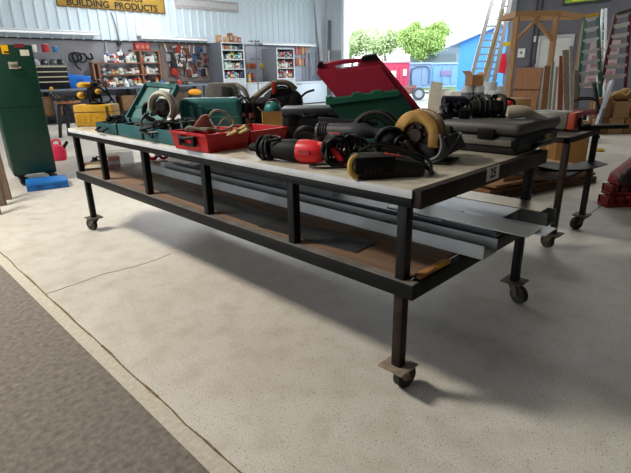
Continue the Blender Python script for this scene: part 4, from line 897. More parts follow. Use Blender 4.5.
# pegboard with hanging tools
xa, zt2 = zx(160, 44, 15.3); xb, _ = zx(209, 44, 15.3)
o = thing('pegboard', 'brownish grey pegboard panel on the back wall behind hanging tools', 'pegboard', (xa, 15.34, ZB + .1))
b = MB(); b.box(0, 0, 0, xb - xa, .04, zt2 - ZB - .12); b.build('board', mat('#7a706b', .8, 0, .15, 3), o); b = MB(); b.box(0, -.01, zt2 - ZB - .16, xb - xa, .0, zt2 - ZB - .1); b.build('rail', SW, o)
kinds = ['hammer', 'hand_saw', 'wrench', 'clamp', 'glove', 'pliers', 'drill_bit_case', 'square']
tc = ['#2a211d', '#6b3a2a', '#c9ccd0', '#8b8f94', '#b9bcc0', '#a0332c', '#1c1d20', '#d9dbdc', '#3c5a86', '#5b4636']
cnm = ['dark brown', 'reddish brown', 'silver', 'steel grey', 'light grey', 'red', 'black', 'white', 'blue', 'brown']
rows_, cols_ = 4, 11
for r_ in range(rows_):
    for c_ in range(cols_):
        ci = random.randrange(10); kd = random.choice(kinds)
        x = xa + .15 + (xb - xa - .3) * (c_ + .5 + random.uniform(-.2, .2)) / cols_; z_ = ZB + .45 + (zt2 - ZB - .65) * (rows_ - 1 - r_) / (rows_ - 1) + random.uniform(-.06, .06)
        q = thing('hanging_' + kd, '%s %s hung on pegboard, %s row down, %s from left' % (cnm[ci], kd.replace('_', ' '), ORD[r_], ORD[c_]), 'hand tool', (x, 15.3, z_), 0, 'hand tools on the pegboard')
        b = MB(); M = RY(random.uniform(-.25, .25)); mm = mat(tc[ci], .5, .1, .15)
        L_ = random.uniform(.26, .4)
        if kd == 'hammer': b.cyl((0, 0, -L_ / 2), (0, 0, L_ / 2), .022, seg=8, M=M); n2 = 'shaft'; h2 = MB(); h2.box(-.1, -.04, L_ / 2 - .04, .1, .03, L_ / 2 + .04, .01, M=M)
        elif kd == 'hand_saw': b.prism([(-.02, -L_ / 2), (.09, -L_ / 2), (.03, L_ / 2), (-.02, L_ / 2)], .008, M=M); h2 = MB(); h2.torus((.04, 0, L_ / 2 + .03), .055, .02, M=M)
        elif kd == 'clamp': b.bar((0, 0, -L_ / 2), (0, 0, L_ / 2), .03, .015, M=M); h2 = MB(); h2.box(-.03, -.03, -L_ / 2, .13, .02, -L_ / 2 + .05, M=M); h2.box(-.03, -.03, L_ / 2 - .05, .13, .02, L_ / 2, M=M)
        elif kd == 'glove': b.prism([(-.07, -.15), (.06, -.15), (.08, .02), (.1, .12), (.06, .13), (.03, .06), (.02, .17), (-.02, .19), (-.06, .15), (-.08, 0)], .04, M=M, bev=.01); h2 = MB(); h2.box(-.075, -.005, -.19, .065, .045, -.14, .01, M=M)
        elif kd == 'pliers': b.tube([(-.06, 0, -L_ / 2), (-.04, 0, -.03), (.01, 0, .04), (.02, 0, .12)], .016, M=M); b.tube([(.06, 0, -L_ / 2), (.04, 0, -.03), (-.01, 0, .04), (-.02, 0, .12)], .016, M=M); h2 = MB(); h2.cyl((0, -.03, .02), (0, .01, .02), .03, M=M)
        elif kd == 'wrench': b.bar((0, 0, -L_ / 2), (0, 0, L_ / 2), .035, .014, M=M); h2 = MB(); h2.torus((0, 0, L_ / 2 + .03), .04, .018, M=M)
        elif kd == 'square': b.box(-.02, -.01, -L_ / 2, .02, .01, L_ / 2, M=M); h2 = MB(); h2.box(-.02, -.012, -L_ / 2, .2, .012, -L_ / 2 + .04, M=M)
        else: b.box(-.09, -.05, -.13, .09, .03, .12, .015, M=M); h2 = MB(); h2.tube([(-.04, -.02, .12), (-.03, -.02, .17), (.03, -.02, .17), (.04, -.02, .12)], .012, M=M)
        b.build('tool_body', mm, q); h2.build('head' if kd in ('hammer', 'wrench') else 'grip', mat(tc[(ci + 3) % 10], .5, .1, .15), q)
# bench top oddments
for i in range(26):
    x = bx0 + .6 + i * (Lb - 1.0) / 26 + random.uniform(-.05, .05)
    if bx0 + .2 < a.x + W_ + .1 and a.x - .15 < x < a.x + W_ + .5: continue
    c = random.choice(tc); ci = tc.index(c)
    q = thing('bench_oddment', '%s oddment along the front of the back bench, %s %s' % (cnm[ci], ORD[i % 13], 'of the left half' if i < 13 else 'of the right half'), 'tool', (x, 14.68, ZB), random.uniform(-.6, .6), 'oddments along the back bench')
    b = MB(); k = i % 3
    if k == 0: b.box(-.12, -.06, 0, .12, .06, random.uniform(.07, .18), .02); h2 = MB(); h2.cyl((0, -.06, .05), (0, -.09, .05), .03)
    elif k == 1: b.cyl((-.13, 0, .045), (.13, 0, .045), .045, .03); h2 = MB(); h2.bar((-.05, 0, .05), (-.09, -.09, .03), .04, .04)
    else: b.lathe([(.08, 0), (.08, .12), (.05, .15), (.02, .2)]); h2 = MB(); h2.torus((0, 0, .2), .05, .012)
    b.build('body', mat(c, .5, .1, .2), q); h2.build('knob', DGREY, q)
o = thing('yellow_pouch', 'orange yellow rounded pouch lying on the bench end near the white cabinet', 'pouch', PY(195, 96, 14.2) * 1)
o.location = Vector((PY(195, 95, 14.3).x, 14.3, 0))
zz = PY(195, 96, 14.3).z
b = MB(); b.sph((0, 0, zz + .12), (.27, .12, .12)); b.build('pouch', mat('#d28f1d', .6, 0, .1), o); b = MB(); b.box(-.2, -.1, 0, .2, .1, zz + .03, .01); b.build('pedestal', DGREY, o)

def wall_cabinet(name, label, sx, fx0, fx1, ytop, ybot, ys, Y, cside, group, words, ncol, cols):
    X0, zt = zx(fx0, ytop, Y); X1, _ = zx(fx1, ytop, Y); dpt = .75
    o = thing(name, label, 'cabinet', (X0, Y, 0)); w = X1 - X0
    sidem = mat(cside, .6, 0, .08, 4); inner = mat('#9fa4aa', .6, 0, .05)
    Yb = 15.36 - Y
    for nm, x in (('side_panel', 0), ('side_panel', w - .03)):
        b = MB(); b.box(x, 0, 0, x + .03, Yb, zt); b.build(nm, sidem, o)
    b = MB(); b.box(.03, Yb - .02, 0, w - .03, Yb, zt); b.build('back_panel', mat('#4b4e54', .7), o)
    b = MB(); b.box(0, -.012, 0, .05, .0, zt); b.box(w - .05, -.012, 0, w, .0, zt); b.build('front_frame', mat('#cfd4d8', .5, 0, .04), o)
    zs = [zx((fx0 + fx1) / 2, y, Y)[1] for y in ys]
    for z_ in [zt] + zs:
        b = MB(); b.box(.03, -.01, z_ - .035, w - .03, Yb - .02, z_); b.build('shelf_board', mat('#cfd4d8', .5, 0, .04), o)
    b = MB(); b.box(.05, -.005, .08, w - .05, .012, zs[-1] - .04); b.build('door', mat('#bcc3ca', .5, 0, .04), o)
    for k, z_ in enumerate(zs):
        up = (zt if k == 0 else zs[k - 1]) - z_ - .05
        row([X0 + q for q in span(.06, w - .06, ncol)], z_, Y + .1, group, '%s shelf of %s' % (['top', 'second', 'third', 'lowest'][k], words), (min(up * .7, .3), min(up * .95, .4)), (.045, w / ncol * .46), cols)
    return o, zt, w
c1, zt, w1 = wall_cabinet('bottle_cabinet', 'open white fronted bottle cabinet with dark grey side standing at the back wall', 209, 220.5, 243.5, 42, 80, [49.6, 59, 68.6, 78.5], 14.45, '#5a5e66', 'bottles in the grey sided cabinet', 'grey sided cabinet', 9, ['#e2e3e0', '#7fb9b5', '#d9b31f', '#c9ccd0', '#2d5fa0', '#1f7d73', '#b2222c', '#24262a', '#3f8a48'])
for i, (x, s, c) in enumerate([(.0, .25, '#b08358'), (.33, .2, '#c79a6a'), (.52, .33, '#8a5a38'), (.72, .24, '#bb8a63'), (.9, .2, '#a3463a')]):
    q = thing('small_carton', '%s small carton on top of grey sided cabinet, %s from the left' % (['tan', 'pale tan', 'tall brown', 'light brown', 'brick red'][i], ORD[i]), 'box', (c1.location.x + w1 * x * .95 + .1, 14.7, zt + .001), 0, 'cartons on the grey sided cabinet')
    b = MB(); b.box(-.08, -.08, 0, .08, .08, s, .006); b.build('carton', mat(c, .7), q); b = MB(); b.box(-.05, -.083, s * .3, .05, -.079, s * .7); b.build('print', LGREY, q)
c2, zt2_, w2_ = wall_cabinet('white_cabinet', 'pale open cabinet with grey side right of the grey sided cabinet', 270, 276, 294, 48, 80, [57.6, 67.8, 78], 14.45, '#7d8188', 'bottles in the pale cabinet', 'pale cabinet', 7, ['#e2e3e0', '#b2222c', '#c9ccd0', '#24262a', '#d58b95', '#8a5a38'])
# pole rack between the two cabinets
p = PY(258, 82, 14.9)
o = thing('pole_rack', 'thin grey pole rack with small arms between the two cabinets', 'rack', (PY(258, 82, 14.25).x, 14.25, 0))
zt3 = PY(258, 40, 14.25).z
b = MB(); b.cyl((0, 0, 0), (0, 0, zt3), .025, seg=8); b.cyl((0, 0, 0), (0, 0, .03), .2); b.build('pole', MGREY, o)
for z_ in (PY(250, 59, 14.25).z, zt3 - .05):
    b = MB(); b.cyl((-.35, 0, z_), (.18, 0, z_), .015, seg=6); b.sph((-.2, 0, z_), .04); b.sph((.12, 0, z_), .04); b.build('arm', MGREY, o)
for i, (px, c, nm_) in enumerate([(247, '#d58b2a', 'orange'), (250.5, '#b2222c', 'red'), (254, '#c76f2a', 'rust orange'), (262, '#d9b31f', 'yellow')]):
    q = PY(px, 66, 15.33)
    q = thing('hanging_roll', nm_ + ' tape roll hung on back wall beside the pole rack', 'roll', q, 0, 'tape rolls on the back wall')
    b = MB(); b.torus((0, -.04, 0), .075, .03, sq=1.2); b.build('roll', mat(c, .5), q); b = MB(); b.cyl((0, .03, .04), (0, -.1, .04), .01, seg=6); b.build('peg', STEEL, q)
make_bottle('spray_can', 'yellow spray can on white counter below the pole rack, left one', '#d9b31f', '#b2222c', .07, .35, (PY(249, 80, 14.7).x, 14.7, 1.0 + .001), 'spray cans on the counter', 'spray can', 1)
make_bottle('spray_can', 'red spray can on white counter below the pole rack, right one', '#b2222c', '#24262a', .07, .35, (PY(253, 80, 14.7).x, 14.7, 1.0 + .001), 'spray cans on the counter', 'spray can', 1)
# added white counter and chest: flare on the wall given as pale units
x0, x1 = c1.location.x + w1 + .05, c2.location.x - .05
o = thing('flare_counter', 'added white base counter between the two cabinets', 'counter', (x0, 14.5, 0))
b = MB(); b.box(0, .02, .0, x1 - x0, .8, .96); b.build('carcass', mat('#b6bfc9', .5, 0, .05), o); b = MB(); b.box(-.0, -.0, .96, x1 - x0, .82, 1.0, .004); b.build('countertop', mat('#c3c8ce', .4), o)
for k in range(2):
    b = MB(); b.box(.02 + k * (x1 - x0) / 2, .0, .12, (k + 1) * (x1 - x0) / 2 - .02, .022, .93, .003); dd = b.build('door', mat('#c2cad2', .5, 0, .04), o)
    b = MB(); b.cyl(((k + .5) * (x1 - x0) / 2, -.03, .8), ((k + .5) * (x1 - x0) / 2, .0, .8), .02, seg=8); b.build('knob', STEEL, dd)
x0, x1 = c2.location.x + w2_ + .08, PY(327, 80, 14.6).x
o = thing('flare_chest', 'added white chest standing in for flare in the back corner under hanging straps', 'appliance', (x0, 14.6, 0))
b = MB(); b.box(0, 0, .05, x1 - x0, .7, .88, .02); b.build('body', mat('#c8d2dc', .35, 0, .03), o); b = MB(); b.box(-.01, -.02, .885, x1 - x0 + .01, .71, .96, .02); b.build('lid', mat('#ced7e0', .35, 0, .03), o); b = MB(); b.box(.2, -.04, .84, .45, .0, .88, .006); b.build('handle', LGREY, o)
# pink and straps hanging right of the pale cabinet
for i, px in enumerate((297, 300, 303, 306)):
    for j, py in enumerate((50, 61)):
        q = PY(px, py, 15.3)
        o = thing('hanging_glove', '%s glove hung on the back wall, %s row, %s from left' % (['pink', 'coral', 'pale yellow', 'salmon'][(i + j) % 4], ['upper', 'lower'][j], ORD[i]), 'glove', q, 0, 'gloves on the back wall')
        b = MB(); b.prism([(-.06, -.2), (.06, -.2), (.08, .02), (.09, .1), (.05, .1), (.03, .04), (.02, .14), (-.04, .15), (-.08, 0)], .04, M=RY(random.uniform(-.2, .2)), bev=.01); b.build('glove_body', mat(['#c9828c', '#c8665e', '#c9b97e', '#cf8f85'][(i + j) % 4], .7), o)
        b = MB(); b.cyl((0, .05, .13), (0, -.04, .13), .012, seg=6); b.build('peg', STEEL, o)
for i, px in enumerate((306.5, 309.5, 312.5, 316)):
    a_, e_ = PY(px, 53, 15.2), PY(px + .4, 84 - 3 * i, 15.2)
    o = thing('hanging_strap', 'silver grey strap hanging in the back corner, %s from the left' % ORD[i], 'strap', a_, 0, 'straps in the back corner')
    b = MB(); b.box(-.035, 0, e_.z - a_.z, .035, .015, 0); b.build('webbing', mat(['#8f969e', '#767c84', '#a5abb1', '#868d95'][i], .5, .3), o)
    b = MB(); b.cyl((0, .15, -.02), (0, -.03, -.02), .015, seg=6); b.build('hook', STEEL, o)
# dark framed panel by the column
a_, e_ = PX(345 - 20, 24, 15.2), None
q0, q1 = PY(325.5, 60, 14.9), PY(331, 21, 14.9)
o = thing('dark_board', 'tall narrow dark board leaning high on the corner beside the steel column', 'board', (q0.x, 14.75, 0), 0)
b = MB(); b.bar((0, 0, 0), (.12, .0, q1.z), .18, .04, up=(0, 1, 0)); b.build('plank', mat('#74787d', .7), o); b = MB(); b.box(-.02, -.03, q0.z - .1, .12, -.02, q0.z + .4); b.build('pale_label', mat('#d9d2d6', .6), o)
o = thing('grey_wall_panel', 'grey square wall panel left of the open bay', 'panel', (WX - .04, PX(336, 60, WX).y, PX(336, 58, WX).z))
b = MB(); b.box(-.02, -.4, -.4, .03, .4, .3); b.build('panel', mat('#8d9299', .6), o); b = MB(); b.box(-.03, -.42, -.42, -.015, .42, -.38); b.box(-.03, -.42, .28, -.015, .42, .32); b.build('trim', LGREY, o)
# tall dark saw stand left of the bench
p = P(62, 138, 0)
o = thing('chop_saw_stand', 'black folding saw stand with slanted bars left of the yellow case', 'stand', P(66, 139, 0) + F0 * .3, VIEW)
b = MB(); b.bar((-.35, 0, 1.02), (.12, 0, .5), .05, .05); b.bar((-.3, .1, 1.0), (.0, .1, .55), .04, .04); b.bar((-.3, .0, .85), (.2, .0, .86), .06, .06); b.build('frame', BLACK, o)
for q in ((-.3, 0, -.25), (.05, 0, .25), (-.3, .3, -.2), (.05, .3, .2)):
    b = MB(); b.bar((q[0] * .5, q[1], .85), (q[2] * 1.1, q[1], .0), .06, .05); b.build('leg', BLACK, o)
b = MB(); b.box(-.2, -.05, .75, .15, .4, .8, .01); b.build('deck', mat('#8d5a36', .7), o)
b = MB(); b.sph((-.27, 0, 1.08), (.04, .04, .05)); b.build('yellow_knob', YELLOW, o)
# ================================================================== along wall_right
def ladder(name, label, b0, b1, t0, t1, n, m, w=.05, d=.03, rm=None, back=None, cat='ladder', grp=None, cap=None):
    b0, b1, t0, t1 = map(Vector, (b0, b1, t0, t1)); o = thing(name, label, cat, (b0 + b1) / 2, 0, grp); iv = -o.location
    side = (b1 - b0).normalized()
    for a, c in ((b0, t0), (b1, t1)):
        b = MB(); b.bar(a + iv, c + iv, d, w, up=side); b.build('rail', m, o)
    for k in range(n):
        f = (k + .7) / n if n < 12 else (k + .5) / n
        a, c = b0.lerp(t0, f) + iv, b1.lerp(t1, f) + iv
        b = MB(); b.bar(a, c, .035 if not back else .05, .035 if not back else .09, up=(0, 0, 1)); b.build('step' if back else 'rung', rm or m, o)
    if back:
        for a, c in ((b0, t0), (b1, t1)):
            b = MB(); b.bar(a + Vector(back) + iv, c + iv + Vector((0, 0, -.04)), .025, .035); b.build('rear_leg', m, o)
        if cap:
            b = MB(); b.bar(t0 + iv, t1 + iv, .12, .06); b.build('top_cap', cap, o)
    return o
def V(px, py, D): return PD(px, py, D)
# timber gallows frame
Fd = 11.1
b0 = V(514, 60, Fd); b1 = V(552, 60, Fd)
o = thing('timber_gantry', 'tall open timber gantry of posts and braced beams in front of wall', 'timber frame', (b0.x, b0.y, 0))
iv = -o.location
def L2(px, py, D): return PD(px, py, D) + iv
pt0, pt1 = L2(517, 17, Fd), L2(557, 12.5, Fd)
g0 = L2(517, 17, Fd); g0.z = 0; g1 = L2(557, 12.5, Fd); g1.z = 0
pt2 = L2(584, 17.5, Fd + .9); g2 = pt2.copy(); g2.z = 0
zt = pt0.z
for q in (g0, g1):
    b = MB(); b.bar(q, (q.x, q.y, zt), .1, .1); b.build('post', PINE, o)
for a, c in ((pt0 + Vector((0, 0, .06)) - R0 * .05, pt1 + R0 * .08), (pt1, pt2 ), (pt0, pt0 + F0 * .9 + R0 * .0), (pt0 + F0 * .9, pt2)):
    a = Vector((a.x, a.y, zt + .06)); c = Vector((c.x, c.y, zt + .06)); b = MB(); b.bar(a, c, .06, .11); b.build('beam', PINEY, o)
for q, s in ((g0, 1), (g1, -1)):
    b = MB(); b.bar((q.x, q.y, zt - .5), (q.x + s * R0.x * .5, q.y + s * R0.y * .5, zt), .09, .06); b.build('brace', PINE, o)
b = MB(); b.bar((pt2.x, pt2.y, 0), (pt2.x, pt2.y, zt), .06, .06); b.build('post', PINE, o)
# plywood sheets behind the left post
q = PX(523, 100, WX - .35)
o = thing('plywood_sheet', 'brown plywood sheets leaning on the wall behind the timber frame', 'plywood', (WX - .5, q.y, 0))
hh = PX(523, 68, WX - .35).z
b = MB(); b.slab([(.25, -.42, 0), (.25, .42, 0), (.35, .42, hh), (.35, -.42, hh)], [(.31, -.42, 0), (.31, .42, 0), (.41, .42, hh), (.41, -.42, hh)]); b.build('sheet', PLYR, o)
b = MB(); b.box(.27, -.425, hh * .48, .36, .425, hh * .5); b.build('sheet_edge', mat('#4e3220', .8), o)
# boards leaning in front of the door
for i, (px, yt, pxb, w, c, D) in enumerate([(548, 66, 545, .13, ('#6b4a2e', '#8d683f'), 10.6), (553, 62, 551, .06, ('#77736c', '#9b968d'), 10.3), (557, 67, 555, .05, ('#857f76', '#a59f95'), 10.0), (562, 56, 563, .1, ('#7a3a28', '#9a5638'), 10.4), (566, 50, 573, .14, ('#6f665c', '#96897a'), 10.2), (571, 46, 577, .06, ('#8a857c', '#a8a297'), 10.0), (577, 70, 579, .09, ('#5d564e', '#80766a'), 9.8)]):
    t_ = PD(px, yt, D); g = PD(pxb, 105, D - .35); g.z = 0
    o = thing('leaning_plank', ['wide brown', 'thin grey', 'narrow pale grey', 'reddish', 'wide weathered grey', 'thin pale', 'short dark grey'][i] + ' plank leaning by the white door, %s from the left' % ORD[i], 'plank', g, 0, 'planks leaning by the white door')
    b = MB(); b.bar((0, 0, 0), t_ - g, .03, w, up=R0); b.build('plank', wood(c[0], c[1], 5, .7, 2), o)
# wall fittings
for i, (px, py0, py1) in enumerate([(530, 0, 62), (535, 0, 60)]):
    a, e = PX(px, py1, WX - .04), PX(px, py0 - 5, WX - .04)
    o = thing('wall_conduit', ['left', 'right'][i] + ' one of two dark vertical conduits left of white door', 'conduit', (WX - .04, a.y, a.z), 0, 'conduits by the white door')
    b = MB(); b.cyl((0, 0, 0), (0, 0, e.z - a.z), .03, seg=8); b.build('pipe', mat('#3c3d43', .5), o); b = MB(); b.box(-.03, -.05, -.12, .03, .05, 0); b.build('box', mat('#3c3d43', .5), o)
o = thing('switch_box', 'white electrical switch box on grey wall inside the timber frame', 'switch', PX(522, 53, WX - .01))
b = MB(); b.box(-.06, -.12, -.14, .0, .12, .14, .006); b.build('box', mat('#c9cac8', .5), o); b = MB(); b.box(-.08, -.02, -.03, -.06, .02, .05); b.build('toggle', BLACK, o)
o = thing('light_switch', 'small white light switch left of the white door top', 'switch', PX(534.5, 39, WX - .01))
b = MB(); b.box(-.03, -.06, -.09, 0, .06, .09, .005); b.build('plate', mat('#d5d6d4', .5), o); b = MB(); b.box(-.05, -.012, -.02, -.03, .012, .02); b.build('toggle', LGREY, o)
a, e = PX(563, 4.5, WX - .03), PX(611, -1, WX - .03)
o = thing('wall_banner', 'green and yellow banner high on the grey wall above ladders', 'banner', (WX - .03, a.y, PX(585, 2.5, WX - .03).z))
wl = a.y - e.y
b = MB(); b.box(-.02, -wl, 0, .02, 0, .9); b.build('panel', mat('#7fa228', .5, 0, .5, 2), o); b = MB(); b.box(-.03, -wl, -.03, -.015, 0, .03); b.box(-.03, -.04, 0, -.015, 0, .9); b.box(-.03, -wl, 0, -.015, -wl + .04, .9); b.build('frame', mat('#26302a', .6), o)
b = MB(); b.slab([(-.023, -.25, .06), (-.023, -.8, .06), (-.023, -.6, .5), (-.023, -.3, .4)], [(-.02, -.25, .06), (-.02, -.8, .06), (-.02, -.6, .5), (-.02, -.3, .4)]); b.build('yellow_patch', mat('#d9cf3a', .5), o)
o = thing('notice_sign', 'pale pink notice sheets taped on grey wall behind the green ladder', 'poster', PX(604, 62, WX - .02))
b = MB(); b.box(-.01, -.35, -.75, .0, .45, .6); b.build('sheet', mat('#a08d90', .7, 0, .15, 4), o); b = MB(); 
for k in range(5): b.box(-.014, -.3, -.6 + k * .22, -.01, .35, -.47 + k * .22)
b.build('print', mat('#8a6468', .7, 0, .3, 20), o)
o = thing('red_tag', 'bright red hanging tag on the white jamb of the open bay', 'tag', PX(502, 64, WX - .25))
b = MB(); b.prism([(-.12, -.3), (.1, -.28), (.14, .1), (.08, .32), (-.06, .34), (-.13, .1)], .04, M=RZ(PI / 2 + .6), bev=.01); b.build('tag_body', mat('#e0203c', .5, emit=.15), o); b = MB(); b.cyl((.02, 0, .32), (.16, 0, .4), .012, seg=6); b.build('hook', STEEL, o)  # tag body glows faintly by emission; it is no lamp
o = thing('sticker_sign', 'small yellow sticker high on the bay jamb', 'sticker', PX(507, 44, WX - .11))
b = MB(); b.box(-.006, -.12, -.07, .0, .12, .07, .002); b.build('patch', mat('#d9c11c', .5), o)
# step ladders
Dg = 11.3
ladder('step_ladder', 'green fibreglass step ladder with yellow top cap at the right wall', V(577, 93, Dg - .5), V(600, 91, Dg - .5), V(585.5, 17, Dg + .1), V(597.5, 14, Dg + .1), 7, mat('#1d4a3c', .5, 0, .1), .08, .04, mat('#c3c7ca', .4, .2), (.45, .1, 0), cap=YELLOW)
o = col.objects['step_ladder']
for ch in o.children:
    pass
ladder('step_ladder', 'dark red brown step ladder at right edge leaning by the cartons', V(601, 84, Dg), V(625, 83, Dg), V(616, 14, Dg + .3), V(630, 10, Dg + .3), 7, mat('#4a1e1f', .5, 0, .1), .08, .04, mat('#b5b5b0', .4, .2), (.4, .1, 0), cap=mat('#3a3436', .5))
ladder('straight_ladder', 'plain aluminium ladder standing behind the green step ladder', V(597, 95, 12.6), V(604, 95, 12.6), V(602.5, 9, 13.2), V(606, 8.5, 13.2), 9, ALU, .05, .03)
for nm in ('step_ladder', 'step_ladder.001', 'straight_ladder'):
    o = col.objects[nm]                     # stretch the feet down to the floor along their own rails
    dz = o.location.z
    for ch in o.children:
        if ch.name.startswith(('rail', 'rear_leg')):
            me = ch.data; lo = min(v.co.z for v in me.vertices); hi = max(v.co.z for v in me.vertices)
            lv = [v for v in me.vertices if v.co.z < (lo + hi) / 2]; hv = [v for v in me.vertices if v.co.z >= (lo + hi) / 2]
            cl_, ch_ = sum((v.co for v in lv), Vector()) / len(lv), sum((v.co for v in hv), Vector()) / len(hv)
            k = (cl_.z + dz) / (ch_.z - cl_.z); off = (cl_ - ch_) * k; off.z = -(cl_.z + dz) + .0
            for v in lv: v.co += off + Vector((0, 0, .02))
    # add lower steps
# extension ladders in the bay opening
De = 13.0
ladder('extension_ladder', 'left aluminium extension ladder leaning in the open bay', V(463.5, 106, De), V(476, 106, De), V(494, -6, De + .5), V(506, -6, De + .5), 16, mat('#d3d7da', .4, .3, .06, 8), .1, .05)
ladder('extension_ladder', 'right aluminium extension ladder leaning beside the bay jamb', V(481.5, 106, De - .6), V(489, 106, De - .6), V(505, -4, De - .1), V(511, -4, De - .1), 16, mat('#bfc3c6', .4, .3, .06), .1, .05)
a_, t_ = V(476, 104, De - 1.3), V(503, 10, De - .55); a_.z = max(a_.z, 0)
o = thing('leaning_pole', 'tan timber pole leaning among the aluminium ladders', 'pole', a_)
b = MB(); b.bar((0, 0, 0), t_ - a_, .06, .06); b.build('shaft', wood('#8d7a5a', '#b09a74', 5, .7, 2), o)
# drums and boxes by the jamb
def drop(px, py, D): q = PD(px, py, D); q.z = 0; return q
Db = 11.6
for i, (px, c, lab) in enumerate([(467, '#b9bcbb', 'pale plastic drum with dark band left of its twin under open carton'), (478, '#a7abac', 'pale plastic drum with dark band right of its twin under open carton')]):
    o = thing('plastic_drum', lab, 'drum', drop(px, 95, Db)); h = PD(px, 86, Db).z
    b = MB(); b.lathe([(.12, 0), (.135, .02), (.135, h - .04), (.12, h)]); b.build('drum_body', mat(c, .4, 0, .08, 4), o); b = MB(); b.cyl((0, 0, h * .62), (0, 0, h * .85), .138, seg=20); b.build('band', mat('#5e6064', .5), o)
    hd = h
q = (drop(467, 95, Db) + drop(478, 95, Db)) / 2
o = thing('open_carton', 'open cardboard carton sitting on top of two pale plastic drums', 'box', (q.x, q.y, hd + .002), VIEW + .35)
s = .28; h = .24
b = MB(); b.box(-s / 2, -s / 2, 0, s / 2, s / 2, .01)
for z in ((-s / 2, -s / 2, s / 2, -s / 2 + .01), (-s / 2, s / 2 - .01, s / 2, s / 2), (-s / 2, -s / 2, -s / 2 + .01, s / 2), (s / 2 - .01, -s / 2, s / 2, s / 2)): b.box(z[0], z[1], 0, z[2], z[3], h)
b.build('carton', mat('#97704c', .85), o)
b = MB(); b.bar((-s / 2, 0, h), (-s / 2 - .1, 0, h + .1), .008, s, up=(0, 1, 0)); b.bar((s / 2, 0, h), (s / 2 + .1, 0, h + .06), .008, s, up=(0, 1, 0)); b.build('flap', mat('#a47c57', .85), o)
for i, (px, yt, r) in enumerate([(490, 82, .13), (499, 86, .13), (494, 91, .11)]):
    D = [11.0, 11.7, 10.3][i]
    o = thing('white_bucket', ['tall', 'wide', 'small front'][i] + ' white plastic bucket standing by the bay jamb', 'bucket', drop(px, 95, D)); h = max(.3, PD(px, yt, D).z)
    b = MB(); b.lathe([(r * .85, 0), (r, h - .03), (r * 1.06, h - .03), (r * 1.06, h)]); b.build('pail', mat('#c2c4c2', .45, 0, .06), o); b = MB(); b.torus((0, 0, h * .8), r * 1.05, .008, a0=PI, a1=2 * PI); b.build('handle', STEEL, o)
# pale blocks in the open bay
for i, (px0, px1, yt) in enumerate([(431, 447, 89), (447, 463, 91)]):
    D = 14.2 - i * .6; a_, c_ = drop(px0, 95, D), drop(px1, 95, D); h = PD(px0, yt, D).z
    o = thing('concrete_block', ['left', 'right'][i] + ' pale concrete block standing in the open bay', 'concrete block', (a_ + c_) / 2, VIEW + .1); w = (c_ - a_).length / 2
    b = MB(); b.box(-w, -.25, 0, w * .94, .25, h, .02); b.build('block', mat('#d2cdc5', .8, 0, .08, 5), o); b = MB(); b.box(-w * .5, -.26, h * .3, w * .45, -.25, h * .45); b.build('lifting_slot', MGREY, o)
a_, t_ = drop(433, 95, 13.3), PD(440, 82, 13.6)
o = thing('leaning_sheet', 'pale panel leaning on the left concrete block', 'panel', a_, VIEW)
b = MB(); b.bar((0, 0, 0), (.16, .28, t_.z), .32, .03, up=(0, 1, 0)); b.build('panel', mat('#b3aa9a', .7), o)
# cartons stacked at the right
def carton(label, px0, px1, yb, yt, D, h=None, c=CARD):
    a_, c_ = PD(px0, yb, D), PD(px1, yb, D); w = (c_ - a_).length; zb = max(0, a_.z); hh = PD((px0 + px1) / 2, yt, D).z - zb
    o = thing('cardboard_carton', label, 'box', Vector(((a_.x + c_.x) / 2, (a_.y + c_.y) / 2, zb)), VIEW, 'cartons stacked at the right')
    b = MB(); b.box(-w / 2 + .004, 0, 0, w / 2 - .004, .4, hh - .004, .006); b.build('carton', c, o)
    b = MB(); b.box(-w / 2 + .003, .18, .02, w / 2 - .003, .23, hh - .003); b.build('tape', mat('#b79a6c', .5), o); return o
Dc = 8.5
p0 = P(610, 134.3, 0); Dc = (p0 - CAM).dot(F0)
bx = [carton('bottom left cardboard carton of the right stack', 597, 607, 133, 117, Dc, c=CARDD), carton('bottom middle cardboard carton of the right stack', 607.3, 622, 134.2, 118, Dc), carton('bottom right cardboard carton of the right stack', 623, 640, 134.4, 118, Dc, c=mat('#9a7047', .85, 0, .12, 5))]
bx += [carton('upper left tall cardboard carton of the right stack', 598, 610, 117, 97, Dc, c=CARDD), carton('upper middle cardboard carton of the right stack', 613, 629, 117.3, 101, Dc), carton('upper right cardboard carton cut by the right edge', 630, 645, 117.3, 100, Dc, c=CARDD)]
h0 = bx[1].location
zrow = max(0.0, PD(615, 118, Dc).z)
for q in bx[:3]: q.location.z = 0
for q in bx[3:]: q.location.z = zrow + .003
q = PD(617, 100, Dc); zq = max((bx[4].matrix_basis @ v.co).z for v in bx[4].children[0].data.vertices)
o = thing('brown_sack', 'crumpled brown paper sack on top of the right carton stack', 'sack', (bx[4].location.x + F0.x * .2, bx[4].location.y + F0.y * .2, zq + .002), VIEW)
b = MB(); b.sph((0, 0, .1), (.2, .14, .1)); b.sph((.12, 0, .13), (.13, .12, .13)); b.build('sack', mat('#8b6a3d', .8, 0, .25, 14, .4), o); b = MB(); b.tube([(-.2, -.08, .1), (-.08, -.12, .19), (.06, -.12, .12), (.16, -.1, .2)], .014); b.build('rope', mat('#c0a673', .7), o)
